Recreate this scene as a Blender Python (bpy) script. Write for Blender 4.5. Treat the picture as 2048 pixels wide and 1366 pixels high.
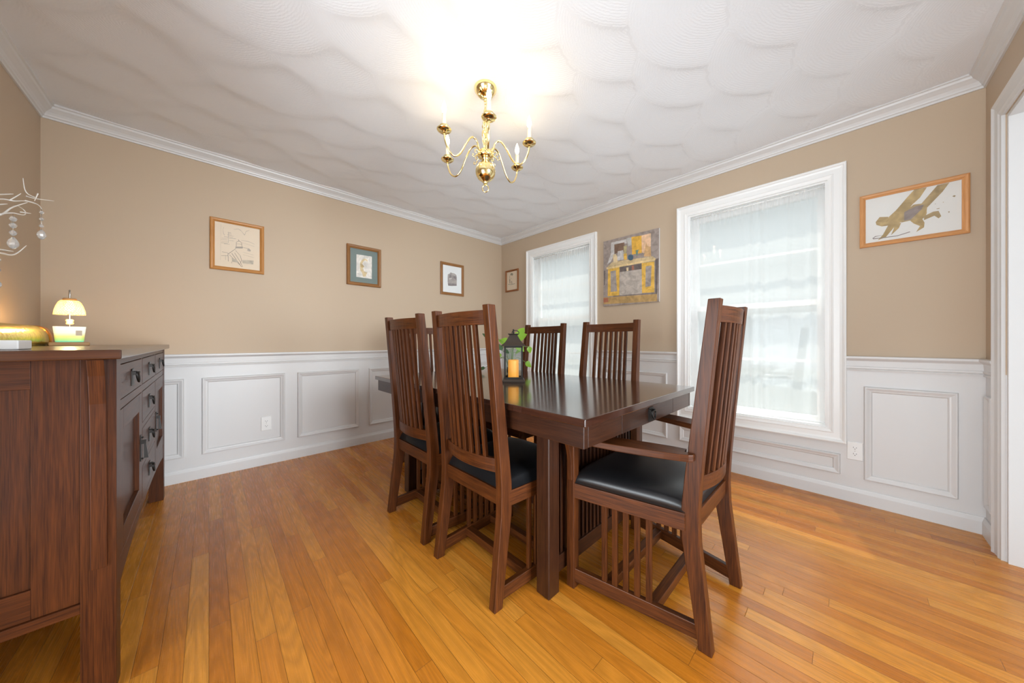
import bpy, bmesh, math, random
import numpy as np
from mathutils import Vector, Matrix
random.seed(7)
for _o in list(bpy.data.objects): bpy.data.objects.remove(_o)
SC = bpy.context.scene
COL = SC.collection
R = math.radians

# ------------------------------------------------------------ camera
CAMH = 1.017
cam_d = bpy.data.cameras.new('camera'); cam = bpy.data.objects.new('camera', cam_d); COL.objects.link(cam)
cam.location = (0, 0, CAMH)
cam.rotation_euler = (R(90), 0, R(46.3 - 90))
cam_d.sensor_width = 36; cam_d.lens = 36 * 634.3 / 2048
cam_d.shift_y = -1 / 2048; cam_d.clip_start = 0.02
SC.camera = cam
# ------------------------------------------------------------ view + world
SC.view_settings.view_transform = 'Standard'; SC.view_settings.look = 'None'
SC.view_settings.gamma = 1; SC.view_settings.exposure = 0.81
try: SC.view_settings.use_curve_mapping = False
except Exception: pass
W = bpy.data.worlds.new('daylight'); SC.world = W; W.use_nodes = True
wn = W.node_tree.nodes; wl = W.node_tree.links
bg = wn['Background']
geo = wn.new('ShaderNodeTexCoord'); sep = wn.new('ShaderNodeSeparateXYZ'); ramp = wn.new('ShaderNodeValToRGB')
wl.new(geo.outputs['Generated'], sep.inputs[0]); wl.new(sep.outputs['Z'], ramp.inputs[0]); wl.new(ramp.outputs[0], bg.inputs[0])
# overcast sky: several times brighter overhead than at the horizon
ramp.color_ramp.elements[0].position = 0.0; ramp.color_ramp.elements[0].color = (.037, .0395, .0405, 1)
ramp.color_ramp.elements[1].position = 0.72; ramp.color_ramp.elements[1].color = (.27, .295, .31, 1)
e_ = ramp.color_ramp.elements.new(.36); e_.color = (.039, .042, .043, 1)
bg.inputs[1].default_value = 9.5
# ------------------------------------------------------------ lights
def area(name, loc, rot, sx, sy, power, col, spread=180):
    l = bpy.data.lights.new(name, 'AREA'); l.spread = R(spread); l.shape = 'RECTANGLE'; l.size = sx; l.size_y = sy; l.energy = power; l.color = col
    o = bpy.data.objects.new(name, l); o.location = loc; o.rotation_euler = rot; COL.objects.link(o); return o
# added fill lamps, out of view, behind the near opening and the left doorway
area('opening_fill', (1.05, -3.1, 1.35), (R(-90), 0, R(192)), 1.9, 2.3, 54, (.87, .945, 1.0), 90)
area('doorway_fill', (-1.9, .40, .85), (0, R(-115), 0), 1.6, 1.9, 76, (.87, .945, 1.0))
sd = bpy.data.lights.new('sun', 'SUN'); sd.energy = 2.5; sd.angle = R(1.2); sd.color = (1, .93, .8)
so = bpy.data.objects.new('sun', sd); COL.objects.link(so)
so.rotation_euler = Vector((-.42, -.12, -1)).to_track_quat('-Z', 'Y').to_euler(); so.location = (6, 1, 8)

# ------------------------------------------------------------ materials
MATS = {}
def newmat(name):
    m = bpy.data.materials.new(name); m.use_nodes = True; MATS[name] = m
    nt = m.node_tree; return m, nt.nodes, nt.links, nt.nodes['Principled BSDF']
def plain(name, col, rough=.5, metal=0, spec=.5, bump=None, **kw):
    m, N, L, b = newmat(name)
    b.inputs['Base Color'].default_value = (*col, 1); b.inputs['Roughness'].default_value = rough
    b.inputs['Metallic'].default_value = metal; b.inputs['Specular IOR Level'].default_value = spec
    for k, v in kw.items(): b.inputs[k.replace('_', ' ')].default_value = v
    if bump:
        sc_, st, di = bump
        tc = N.new('ShaderNodeTexCoord'); n = N.new('ShaderNodeTexNoise'); n.inputs['Scale'].default_value = sc_; n.inputs['Detail'].default_value = 4
        bp = N.new('ShaderNodeBump'); bp.inputs['Strength'].default_value = st; bp.inputs['Distance'].default_value = di
        L.new(tc.outputs['Object'], n.inputs['Vector']); L.new(n.outputs[0], bp.inputs['Height']); L.new(bp.outputs[0], b.inputs['Normal'])
    return m
def wood(name, c1, c2, rough=.35, scale=1.0, coat=0.0, bumpst=.08, spec=.35):
    """grain runs along UV.x (metres)"""
    m, N, L, b = newmat(name)
    uv = N.new('ShaderNodeUVMap'); mp = N.new('ShaderNodeMapping'); mp.inputs['Scale'].default_value = (2.2*scale, 55*scale, 1)
    L.new(uv.outputs[0], mp.inputs[0])
    n1 = N.new('ShaderNodeTexNoise'); n1.inputs['Scale'].default_value = 1.6; n1.inputs['Detail'].default_value = 5; n1.inputs['Distortion'].default_value = .6
    L.new(mp.outputs[0], n1.inputs['Vector'])
    mp2 = N.new('ShaderNodeMapping'); mp2.inputs['Scale'].default_value = (12*scale, 420*scale, 1); L.new(uv.outputs[0], mp2.inputs[0])
    n2 = N.new('ShaderNodeTexNoise'); n2.inputs['Scale'].default_value = 1.0; n2.inputs['Detail'].default_value = 2
    L.new(mp2.outputs[0], n2.inputs['Vector'])
    mx = N.new('ShaderNodeMath'); mx.operation = 'MULTIPLY_ADD'; mx.inputs[1].default_value = .55
    L.new(n2.outputs[0], mx.inputs[0]); 
    ml = N.new('ShaderNodeMath'); ml.operation = 'MULTIPLY'; ml.inputs[1].default_value = .50; L.new(n1.outputs[0], ml.inputs[0]); L.new(ml.outputs[0], mx.inputs[2])
    cr = N.new('ShaderNodeValToRGB'); cr.color_ramp.elements[0].position = .36; cr.color_ramp.elements[1].position = .68
    cr.color_ramp.elements[0].color = (*c1, 1); cr.color_ramp.elements[1].color = (*c2, 1)
    L.new(mx.outputs[0], cr.inputs[0]); L.new(cr.outputs[0], b.inputs['Base Color'])
    b.inputs['Roughness'].default_value = rough
    b.inputs['Specular IOR Level'].default_value = spec
    b.inputs['Coat Weight'].default_value = coat; b.inputs['Coat Roughness'].default_value = .12
    bp = N.new('ShaderNodeBump'); bp.inputs['Strength'].default_value = bumpst; bp.inputs['Distance'].default_value = .002
    L.new(n2.outputs[0], bp.inputs['Height']); L.new(bp.outputs[0], b.inputs['Normal'])
    return m
wood('oak_chair', (.024, .0060, .0018), (.112, .031, .0062), .42, 1, .06, .08, .22)
wood('oak_table', (.016, .0048, .0022), (.048, .0150, .0052), .34, 1, .15)
wood('oak_top', (.020, .0065, .0038), (.055, .019, .010), .22, 1, 1.0, .02)
wood('oak_board', (.032, .008, .0022), (.100, .027, .0055), .42, 1, .12, .08, .2)
wood('oak_boardtop', (.030, .0085, .003), (.085, .026, .008), .26, 1, .4, .03)
wood('frame_oak', (.36, .15, .035), (.56, .26, .075), .4, 1.5)
wood('frame_brown', (.20, .085, .025), (.34, .16, .055), .4, 1.5)
wood('frame_dark', (.20, .065, .018), (.30, .11, .032), .4, 1.5)
wood('frame_honey', (.52, .235, .085), (.70, .35, .14), .4, 1.5)
wood('pale_wood', (.42, .22, .08), (.58, .33, .14), .45, 1.5)
plain('wall_tan', (.505, .392, .282), .62, bump=(260, .12, .0006))
plain('white_paint', (.66, .65, .645), .38)
plain('ground_pale', (.085, .088, .085), .9)
plain('window_white', (.84, .84, .83), .35)
plain('leather', (.008, .008, .009), .38, bump=(220, .25, .0008), Coat_Weight=.1, Coat_Roughness=.3)
plain('iron', (.035, .032, .03), .42, .85)
plain('bronze_black', (.05, .038, .03), .4, .6)
plain('lantern_black', (.02, .018, .016), .45, .3)
plain('brass', (.93, .76, .38), .13, 1.0)
plain('ivory', (.86, .74, .55), .5)
plain('silver_twig', (.86, .84, .80), .35, .2)
plain('steel', (.6, .58, .55), .25, 1.0)
plain('gold_foil', (.78, .62, .14), .26, .9, bump=(38, .55, .006))
plain('copper_end', (.62, .26, .06), .25, .9)
plain('plastic_white', (.80, .80, .79), .35)
plain('slot_dark', (.03, .03, .03), .6)
plain('paper_cream', (.72, .60, .46), .7)
plain('paper_white', (.78, .80, .80), .7)
plain('paper_fox', (.74, .73, .70), .7)
plain('mat_teal', (.17, .215, .20), .7)
plain('soil', (.06, .04, .025), .9)
plain('bounce_grey', (.45, .45, .45), .9)  # plain grey for unseen floors, chosen to keep bounced light neutral
plain('stem_green', (.13, .22, .05), .5)
plain('white_box', (.82, .82, .82), .4)
plain('bead', (.85, .55, .25), .3)
def emis(name, col, e, base=(.8, .8, .8)):
    return plain(name, base, .5, Emission_Color=(*col, 1), Emission_Strength=e)
emis('bulb', (1, .80, .52), 14.0)
emis('lamp_bulb', (1, .74, .36), 7.0)
emis('candle_glow', (1.0, .36, .03), .34, (.80, .36, .06))
def leafmat(name, c):
    m, N, L, b = newmat(name)
    b.inputs['Base Color'].default_value = (*c, 1); b.inputs['Roughness'].default_value = .4
    tr = N.new('ShaderNodeBsdfTranslucent'); tr.inputs[0].default_value = (c[0]*1.6, c[1]*1.5, c[2], 1)
    mx = N.new('ShaderNodeMixShader'); mx.inputs[0].default_value = .5
    out = [n for n in N if n.type == 'OUTPUT_MATERIAL'][0]
    L.new(b.outputs[0], mx.inputs[1]); L.new(tr.outputs[0], mx.inputs[2]); L.new(mx.outputs[0], out.inputs[0])
    return m
leafmat('leaf_green', (.26, .50, .05)); leafmat('leaf_dark', (.06, .13, .06))
# thin glass: mostly clear with a fresnel reflection
def paneglass(name, tint=(1, 1, 1), refl=1.0, rough=.02):
    m, N, L, b = newmat(name); N.remove(b)
    out = [n for n in N if n.type == 'OUTPUT_MATERIAL'][0]
    t = N.new('ShaderNodeBsdfTransparent'); t.inputs[0].default_value = (*tint, 1)
    g = N.new('ShaderNodeBsdfGlossy'); g.inputs['Roughness'].default_value = rough
    fr = N.new('ShaderNodeFresnel'); fr.inputs[0].default_value = 1.45
    mu = N.new('ShaderNodeMath'); mu.operation = 'MULTIPLY'; mu.inputs[1].default_value = refl
    mx = N.new('ShaderNodeMixShader'); ge = N.new('ShaderNodeNewGeometry'); inv = N.new('ShaderNodeMath'); inv.operation = 'SUBTRACT'; inv.inputs[0].default_value = 1; L.new(ge.outputs['Backfacing'], inv.inputs[1])
    fm = N.new('ShaderNodeMath'); fm.operation = 'MULTIPLY'; L.new(fr.outputs[0], fm.inputs[0]); L.new(inv.outputs[0], fm.inputs[1])
    L.new(fm.outputs[0], mu.inputs[0]); L.new(mu.outputs[0], mx.inputs[0])
    L.new(t.outputs[0], mx.inputs[1]); L.new(g.outputs[0], mx.inputs[2]); L.new(mx.outputs[0], out.inputs[0]); return m
paneglass('pane', (.97, .99, .98)); paneglass('picture_glass', (1, 1, 1), .8)
paneglass('lantern_glass', (.93, .96, .95), 1.8, .08)
# sheer curtain cloth
m, N, L, b = newmat('sheer'); out = [n for n in N if n.type == 'OUTPUT_MATERIAL'][0]; N.remove(b)
tp = N.new('ShaderNodeBsdfTransparent'); tl = N.new('ShaderNodeBsdfTranslucent'); df = N.new('ShaderNodeBsdfDiffuse')
tl.inputs[0].default_value = (.95, .95, .955, 1); df.inputs[0].default_value = (.92, .92, .925, 1)
a1 = N.new('ShaderNodeMixShader'); a1.inputs[0].default_value = .42; a2 = N.new('ShaderNodeMixShader')
L.new(tl.outputs[0], a1.inputs[1]); L.new(df.outputs[0], a1.inputs[2])
lw = N.new('ShaderNodeLayerWeight'); lw.inputs[0].default_value = .35
mr = N.new('ShaderNodeMapRange'); mr.inputs[3].default_value = .40; mr.inputs[4].default_value = .88; L.new(lw.outputs['Facing'], mr.inputs[0])
L.new(mr.outputs[0], a2.inputs[0]); L.new(tp.outputs[0], a2.inputs[1]); L.new(a1.outputs[0], a2.inputs[2]); L.new(a2.outputs[0], out.inputs[0])
# cut glass of the lamp shade
m, N, L, b = newmat('cut_glass'); out = [n for n in N if n.type == 'OUTPUT_MATERIAL'][0]
b.inputs['Base Color'].default_value = (.97, .76, .48, 1); b.inputs['Roughness'].default_value = .15
tp = N.new('ShaderNodeBsdfTransparent'); tl = N.new('ShaderNodeBsdfTranslucent'); tl.inputs[0].default_value = (.97, .76, .48, 1)
a1 = N.new('ShaderNodeMixShader'); a1.inputs[0].default_value = .7; L.new(b.outputs[0], a1.inputs[1]); L.new(tl.outputs[0], a1.inputs[2])
a2 = N.new('ShaderNodeMixShader')
uv = N.new('ShaderNodeUVMap'); w1 = N.new('ShaderNodeTexWave'); w2 = N.new('ShaderNodeTexWave')
for w_, ang in ((w1, 45), (w2, -45)):
    mp = N.new('ShaderNodeMapping'); mp.inputs['Rotation'].default_value = (0, 0, R(ang)); mp.inputs['Scale'].default_value = (26, 26, 1)
    L.new(uv.outputs[0], mp.inputs[0]); L.new(mp.outputs[0], w_.inputs['Vector']); w_.inputs['Scale'].default_value = 1.2
ad = N.new('ShaderNodeMath'); ad.operation = 'MULTIPLY'; L.new(w1.outputs[1], ad.inputs[0]); L.new(w2.outputs[1], ad.inputs[1])
bp = N.new('ShaderNodeBump'); bp.inputs['Distance'].default_value = .003; L.new(ad.outputs[0], bp.inputs['Height']); L.new(bp.outputs[0], b.inputs['Normal'])
mr = N.new('ShaderNodeMapRange'); mr.inputs[3].default_value = .9; mr.inputs[4].default_value = .35; L.new(ad.outputs[0], mr.inputs[0])
L.new(mr.outputs[0], a2.inputs[0]); L.new(tp.outputs[0], a2.inputs[1]); L.new(a1.outputs[0], a2.inputs[2]); L.new(a2.outputs[0], out.inputs[0])
# crystal: clear refracting drop
m, N, L, b = newmat('crystal'); b.inputs['Roughness'].default_value = .05; b.inputs['Base Color'].default_value = (.95, .95, .95, 1); b.inputs['Transmission Weight'].default_value = .72; b.inputs['IOR'].default_value = 1.5
# candle jar: glass whose emission stands in for bulb light, banded pale yellow to green at the foot
m, N, L, b = newmat('candle_jar'); tc = N.new('ShaderNodeTexCoord'); sp = N.new('ShaderNodeSeparateXYZ'); L.new(tc.outputs['Object'], sp.inputs[0])
cr = N.new('ShaderNodeValToRGB'); e = cr.color_ramp.elements; e[0].position = 0; e[0].color = (.16, .70, .48, 1); e[1].position = 1; e[1].color = (.92, .93, .82, 1)
x = e.new(.16); x.color = (.50, .80, .22, 1); x = e.new(.38); x.color = (.85, .80, .25, 1); x = e.new(.6); x.color = (.92, .92, .72, 1)
ms = N.new('ShaderNodeMath'); ms.operation = 'MULTIPLY'; ms.inputs[1].default_value = 1/.078; L.new(sp.outputs['Z'], ms.inputs[0]); L.new(ms.outputs[0], cr.inputs[0])
L.new(cr.outputs[0], b.inputs['Base Color']); b.inputs['Roughness'].default_value = .2
L.new(cr.outputs[0], b.inputs['Emission Color']); b.inputs['Emission Strength'].default_value = .25
# hardwood strip floor, boards run along Y
m, N, L, b = newmat('strip_floor'); b.inputs['Specular IOR Level'].default_value = .42
tc = N.new('ShaderNodeTexCoord'); sp = N.new('ShaderNodeSeparateXYZ'); L.new(tc.outputs['Object'], sp.inputs[0])
def mth(op, a=None, b_=None, c=None):
    n = N.new('ShaderNodeMath'); n.operation = op
    for i, v in enumerate((a, b_, c)):
        if v is None: continue
        if isinstance(v, (int, float)): n.inputs[i].default_value = v
        else: L.new(v, n.inputs[i])
    return n.outputs[0]
def wnoise(v, dim='1D', w=None):
    n = N.new('ShaderNodeTexWhiteNoise'); n.noise_dimensions = dim
    if dim == '1D': L.new(v, n.inputs['W'])
    else: L.new(v, n.inputs['Vector'])
    return n.outputs['Value']
PWID = .0572
bx = mth('DIVIDE', sp.outputs['X'], PWID); bi = mth('FLOOR', bx); fx = mth('FRACT', bx)
rn = wnoise(bi); rlen = mth('MULTIPLY_ADD', wnoise(mth('ADD', bi, 91.3)), .7, .75)
by = mth('DIVIDE', mth('MULTIPLY_ADD', rn, 7.0, mth('ADD', sp.outputs['Y'], 10.0)), rlen); byi = mth('FLOOR', by); fy = mth('FRACT', by)
cb = N.new('ShaderNodeCombineXYZ'); L.new(bi, cb.inputs[0]); L.new(byi, cb.inputs[1]); pid = wnoise(cb.outputs[0], '2D')
cb2 = N.new('ShaderNodeCombineXYZ'); L.new(byi, cb2.inputs[0]); L.new(bi, cb2.inputs[1]); cb2.inputs[2].default_value = 5; pid2 = wnoise(cb2.outputs[0], '3D')
# gaps
gx = mth('MINIMUM', fx, mth('SUBTRACT', 1.0, fx)); gy = mth('MULTIPLY', mth('MINIMUM', fy, mth('SUBTRACT', 1.0, fy)), mth('MULTIPLY', rlen, 1/PWID))
g = mth('MINIMUM', gx, gy); gap = N.new('ShaderNodeMapRange'); gap.inputs[1].default_value = 0; gap.inputs[2].default_value = .022; L.new(g, gap.inputs[0])
# grain coordinates: offset for every board, cathedral rings from a distorted noise
gc = N.new('ShaderNodeCombineXYZ')
L.new(mth('MULTIPLY_ADD', sp.outputs['X'], 11.0, mth('MULTIPLY', pid, 37)), gc.inputs[0]); L.new(mth('MULTIPLY_ADD', sp.outputs['Y'], 1.15, mth('MULTIPLY', pid2, 53)), gc.inputs[1])
n1 = N.new('ShaderNodeTexNoise'); n1.inputs['Scale'].default_value = 1.0; n1.inputs['Detail'].default_value = 1.5; n1.inputs['Distortion'].default_value = .25; L.new(gc.outputs[0], n1.inputs['Vector'])
rings = mth('ABSOLUTE', mth('SUBTRACT', mth('FRACT', mth('MULTIPLY', n1.outputs[0], 13.0)), .5))
gf = N.new('ShaderNodeCombineXYZ'); L.new(mth('MULTIPLY', sp.outputs['X'], 330), gf.inputs[0]); L.new(mth('MULTIPLY_ADD', sp.outputs['Y'], 7, mth('MULTIPLY', pid, 90)), gf.inputs[1])
n2 = N.new('ShaderNodeTexNoise'); n2.inputs['Detail'].default_value = 3; n2.inputs['Scale'].default_value = 1; L.new(gf.outputs[0], n2.inputs['Vector'])
cr = N.new('ShaderNodeValToRGB'); e = cr.color_ramp.elements
e[0].position = 0; e[0].color = (.41, .130, .014, 1); e[1].position = 1; e[1].color = (.61, .248, .034, 1)
x = e.new(.12); x.color = (.46, .150, .012, 1); x = e.new(.5); x.color = (.52, .180, .018, 1); x = e.new(.8); x.color = (.565, .215, .024, 1)
L.new(pid, cr.inputs[0])
dark = N.new('ShaderNodeMapRange'); dark.inputs[1].default_value = 0; dark.inputs[2].default_value = .5; dark.inputs[3].default_value = .84; dark.inputs[4].default_value = 1.08; L.new(rings, dark.inputs[0])
fine = N.new('ShaderNodeMapRange'); fine.inputs[1].default_value = .3; fine.inputs[2].default_value = .7; fine.inputs[3].default_value = .92; fine.inputs[4].default_value = 1.06; L.new(n2.outputs[0], fine.inputs[0])
gm = N.new('ShaderNodeMapRange'); gm.inputs[3].default_value = .38; gm.inputs[4].default_value = 1; L.new(gap.outputs[0], gm.inputs[0])
tot = mth('MULTIPLY', mth('MULTIPLY', dark.outputs[0], fine.outputs[0]), gm.outputs[0])
vm = N.new('ShaderNodeVectorMath'); vm.operation = 'SCALE'; L.new(cr.outputs[0], vm.inputs[0]); L.new(tot, vm.inputs['Scale']); L.new(vm.outputs[0], b.inputs['Base Color'])
rr = N.new('ShaderNodeMapRange'); rr.inputs[3].default_value = .20; rr.inputs[4].default_value = .33; L.new(n2.outputs[0], rr.inputs[0]); L.new(rr.outputs[0], b.inputs['Roughness'])
bp = N.new('ShaderNodeBump'); bp.inputs['Strength'].default_value = .35; bp.inputs['Distance'].default_value = .0012; L.new(gap.outputs[0], bp.inputs['Height'])
n3 = N.new('ShaderNodeTexNoise'); n3.inputs['Scale'].default_value = 5; L.new(tc.outputs['Object'], n3.inputs['Vector'])
bp2 = N.new('ShaderNodeBump'); bp2.inputs['Strength'].default_value = .12; bp2.inputs['Distance'].default_value = .01; L.new(n3.outputs[0], bp2.inputs['Height']); L.new(bp.outputs[0], bp2.inputs['Normal']); L.new(bp2.outputs[0], b.inputs['Normal'])
# ceiling plaster: fine combed rings over the modelled fans
m, N, L, b = newmat('ceiling_plaster'); b.inputs['Base Color'].default_value = (.82, .84, .875, 1); b.inputs['Roughness'].default_value = .7
at = N.new('ShaderNodeAttribute'); at.attribute_name = 'ring'
sn = N.new('ShaderNodeMath'); sn.operation = 'SINE'; mu = N.new('ShaderNodeMath'); mu.operation = 'MULTIPLY'; mu.inputs[1].default_value = 520
tc = N.new('ShaderNodeTexCoord'); nn = N.new('ShaderNodeTexNoise'); nn.inputs['Scale'].default_value = 70; nn.inputs['Detail'].default_value = 3; L.new(tc.outputs['Object'], nn.inputs['Vector'])
ad = N.new('ShaderNodeMath'); ad.operation = 'MULTIPLY_ADD'; ad.inputs[1].default_value = 9.0
L.new(at.outputs['Fac'], mu.inputs[0]); L.new(nn.outputs[0], ad.inputs[0]); L.new(mu.outputs[0], ad.inputs[2]); L.new(ad.outputs[0], sn.inputs[0])
mm = N.new('ShaderNodeMath'); mm.operation = 'MULTIPLY'; L.new(sn.outputs[0], mm.inputs[0]); L.new(nn.outputs[0], mm.inputs[1])
bp = N.new('ShaderNodeBump'); bp.inputs['Strength'].default_value = .35; bp.inputs['Distance'].default_value = .0009; L.new(mm.outputs[0], bp.inputs['Height']); L.new(bp.outputs[0], b.inputs['Normal'])
for nm_, c in dict(lg=(.55,.52,.50), br=(.20,.12,.08), pg=(.48,.46,.43), or_=(.75,.42,.06), pk=(.80,.52,.33), tn=(.60,.45,.25), cr=(.70,.55,.33), ol=(.45,.38,.20),
        yl=(.74,.44,.08), bl=(.06,.12,.18), te=(.16,.26,.20), og=(.62,.38,.18), py=(.75,.56,.28), gr=(.36,.31,.28), dk=(.15,.12,.11), rd=(.35,.14,.09), gg=(.46,.40,.35),
        fl=(.46,.29,.11), rs=(.40,.14,.08), k=(.20,.17,.15), g=(.42,.36,.30), g2=(.50,.43,.34), w=(.76,.72,.66), oc=(.66,.52,.30), o2=(.52,.38,.18), m=(.40,.36,.34), m2=(.25,.22,.22),
        mw=(.62,.58,.56), q=(.26,.25,.19), t1=(.46,.33,.15), t2=(.42,.31,.16), pu=(.28,.23,.21), canvas=(.33,.27,.24)).items():
    mm_, N, L, b = newmat('paint_' + nm_.strip('_')); b.inputs['Roughness'].default_value = .65
    tc = N.new('ShaderNodeTexCoord'); nn = N.new('ShaderNodeTexNoise'); nn.inputs['Scale'].default_value = 22; nn.inputs['Detail'].default_value = 5; nn.inputs['Distortion'].default_value = .8
    L.new(tc.outputs['Object'], nn.inputs['Vector']); cr = N.new('ShaderNodeValToRGB'); cr.color_ramp.elements[0].position = .3; cr.color_ramp.elements[1].position = .7
    cr.color_ramp.elements[0].color = (*[v*.70 for v in c], 1); cr.color_ramp.elements[1].color = (*[min(1, v*1.15) for v in c], 1)
    L.new(nn.outputs[0], cr.inputs[0]); L.new(cr.outputs[0], b.inputs['Base Color'])

# ------------------------------------------------------------ mesh helpers
class MB:
    def __init__(s): s.v = []; s.f = []; s.g = []; s.m = []; s.sm = []
    def add(s, vs, fs, L=(1, 0, 0), m=0, sm=False):
        o = len(s.v); s.v += [Vector(p) for p in vs]; off = (random.random()*40, random.random()*40)
        for f in fs: s.f.append([o+i for i in f]); s.g.append((Vector(L), off)); s.m.append(m); s.sm.append(sm)
        return s
    def box(s, a, b, L=None, m=0):
        (x0, y0, z0), (x1, y1, z1) = a, b
        d = [abs(x1-x0), abs(y1-y0), abs(z1-z0)]
        if L is None: k = d.index(max(d)); L = [(1,0,0), (0,1,0), (0,0,1)][k]
        vs = [(x, y, z) for z in (z0, z1) for x, y in ((x0, y0), (x1, y0), (x1, y1), (x0, y1))]
        return s.add(vs, HEX, L, m)
    def loft(s, rings, cap=True, L=None, m=0, sm=False, closed=False):
        n = len(rings[0]); vs = [p for r in rings for p in r]; fs = []
        k = len(rings)
        for i in range(k if closed else k-1):
            j = (i+1) % k
            for a in range(n): b = (a+1) % n; fs.append([i*n+a, i*n+b, j*n+b, j*n+a])
        if cap and not closed: fs.append(list(range(n))[::-1]); fs.append([(k-1)*n+a for a in range(n)])
        if L is None:
            c0 = sum((Vector(p) for p in rings[0]), Vector())/n; c1 = sum((Vector(p) for p in rings[-1]), Vector())/n
            L = (c1-c0); L = L.normalized() if L.length > 1e-6 else Vector((1, 0, 0))
        return s.add(vs, fs, L, m, sm)
    def prism(s, poly, z0, z1, axis='z', L=None, m=0):
        """polygon of 2D points extruded along an axis: z->(x,y), y->(x,z), x->(y,z)"""
        def P(p, t): return {'z': (p[0], p[1], t), 'y': (p[0], t, p[1]), 'x': (t, p[0], p[1])}[axis]
        return s.loft([[P(p, z0) for p in poly], [P(p, z1) for p in poly]], L=L or (0, 0, 1), m=m)
    def lathe(s, prof, c=(0, 0, 0), seg=24, m=0, sm=True, cap=False):
        rings = []
        for r, z in prof: rings.append([(c[0]+r*math.cos(2*math.pi*i/seg), c[1]+r*math.sin(2*math.pi*i/seg), c[2]+z) for i in range(seg)])
        return s.loft(rings, cap=cap, L=(0, 0, 1), m=m, sm=sm)
    def tube(s, pts, r, seg=8, m=0, closed=False, cap=True):
        pts = [Vector(p) for p in pts]; n = len(pts); rings = []; rr = r if isinstance(r, (list, tuple)) else [r]*n
        up = None
        for i, p in enumerate(pts):
            if closed: t = pts[(i+1) % n] - pts[i-1]
            else: t = pts[min(i+1, n-1)] - pts[max(i-1, 0)]
            t.normalize()
            if up is None: up = Vector((0, 0, 1)) if abs(t.z) < .9 else Vector((1, 0, 0))
            a = t.cross(up); a.normalize(); b = a.cross(t); b.normalize(); up = b
            rings.append([p + (a*math.cos(2*math.pi*k/seg) + b*math.sin(2*math.pi*k/seg))*rr[i] for k in range(seg)])
        return s.loft(rings, cap=cap, m=m, sm=True, closed=closed)
    def ball(s, c, r, seg=16, m=0, sz=1.0, sm=True):
        k = max(6, seg//2); return s.lathe([(max(1e-5, r*math.sin(math.pi*i/k)), -r*sz*math.cos(math.pi*i/k)) for i in range(k+1)], c, seg, m, sm)
    def build(s, name, mats, parent=None, bevel=0, loc=None):
        me = bpy.data.meshes.new(name); me.from_pydata(s.v, [], s.f)
        mats = mats if isinstance(mats, (list, tuple)) else [mats]
        for mm in mats: me.materials.append(MATS[mm])
        uvl = me.uv_layers.new(name='UVMap')
        bm = bmesh.new(); bm.from_mesh(me); bmesh.ops.recalc_face_normals(bm, faces=bm.faces[:]); bm.to_mesh(me); bm.free()
        uvl = me.uv_layers[0]
        for p, (L, off), mi, sm in zip(me.polygons, s.g, s.m, s.sm):
            p.material_index = mi; p.use_smooth = sm
            n = p.normal; V = n.cross(L)
            if V.length < .35: U = Vector((1, 0, 0)) if abs(n.x) < .8 else Vector((0, 1, 0)); V = n.cross(U)*1.0; U = U*.25
            else: U = L; V.normalize()
            for li in p.loop_indices:
                co = me.vertices[me.loops[li].vertex_index].co
                uvl.data[li].uv = (co.dot(U)+off[0], co.dot(V)+off[1])
        o = bpy.data.objects.new(name, me); COL.objects.link(o)
        if parent: o.parent = parent
        if loc: o.location = loc
        if bevel:
            b = o.modifiers.new('edge', 'BEVEL'); b.width = bevel; b.segments = 2; b.limit_method = 'ANGLE'; b.angle_limit = R(40)
        return o
HEX = [[0,3,2,1],[4,5,6,7],[0,1,5,4],[1,2,6,5],[2,3,7,6],[3,0,4,7]]
def thing(name, label, cat, loc=(0, 0, 0), rz=0, group=None):
    o = bpy.data.objects.new(name, None); COL.objects.link(o); o.location = loc; o.rotation_euler = (0, 0, rz); o.empty_display_size = .05
    o['label'] = label; o['category'] = cat
    if group: o['group'] = group
    return o
def tag(o, label, cat, group=None):
    o['label'] = label; o['category'] = cat
    if group: o['group'] = group
    return o
def struct(o): o['kind'] = 'structure'; return o
def copy_tree(o, parent=None):
    c = o.copy(); COL.objects.link(c); c.parent = parent
    for ch in [x for x in ALLCH.get(o.name, [])]: copy_tree(ch, c)
    return c
ALLCH = {}
def index_children():
    ALLCH.clear()
    for o in bpy.data.objects:
        if o.parent: ALLCH.setdefault(o.parent.name, []).append(o)

# ============================================================ ROOM
XL, XR, YB, YF, ZC = -.7235, 2.948, 3.297, -.515, 2.425
T = .14
RAILZ = .86
OPX0, OPX1, OPZ = .25, 2.655, 2.06            # cased opening in the near wall; unseen width set for the fill light
WIN = [(1.875, 2.714), (.075, .913)]; WZ0, WZ1 = .448, 2.075
WIN = [(.075, .913), (1.875, 2.714)]
fl = MB().box((XL-.05, YF-T, -.05), (XR+.05, YB+.05, 0)).build('floor', 'strip_floor'); struct(fl)
struct(MB().box((.2, -3.2, -.05), (XR+.05, YF-T-.001, 0)).build('floor_hall', 'bounce_grey'))
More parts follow.
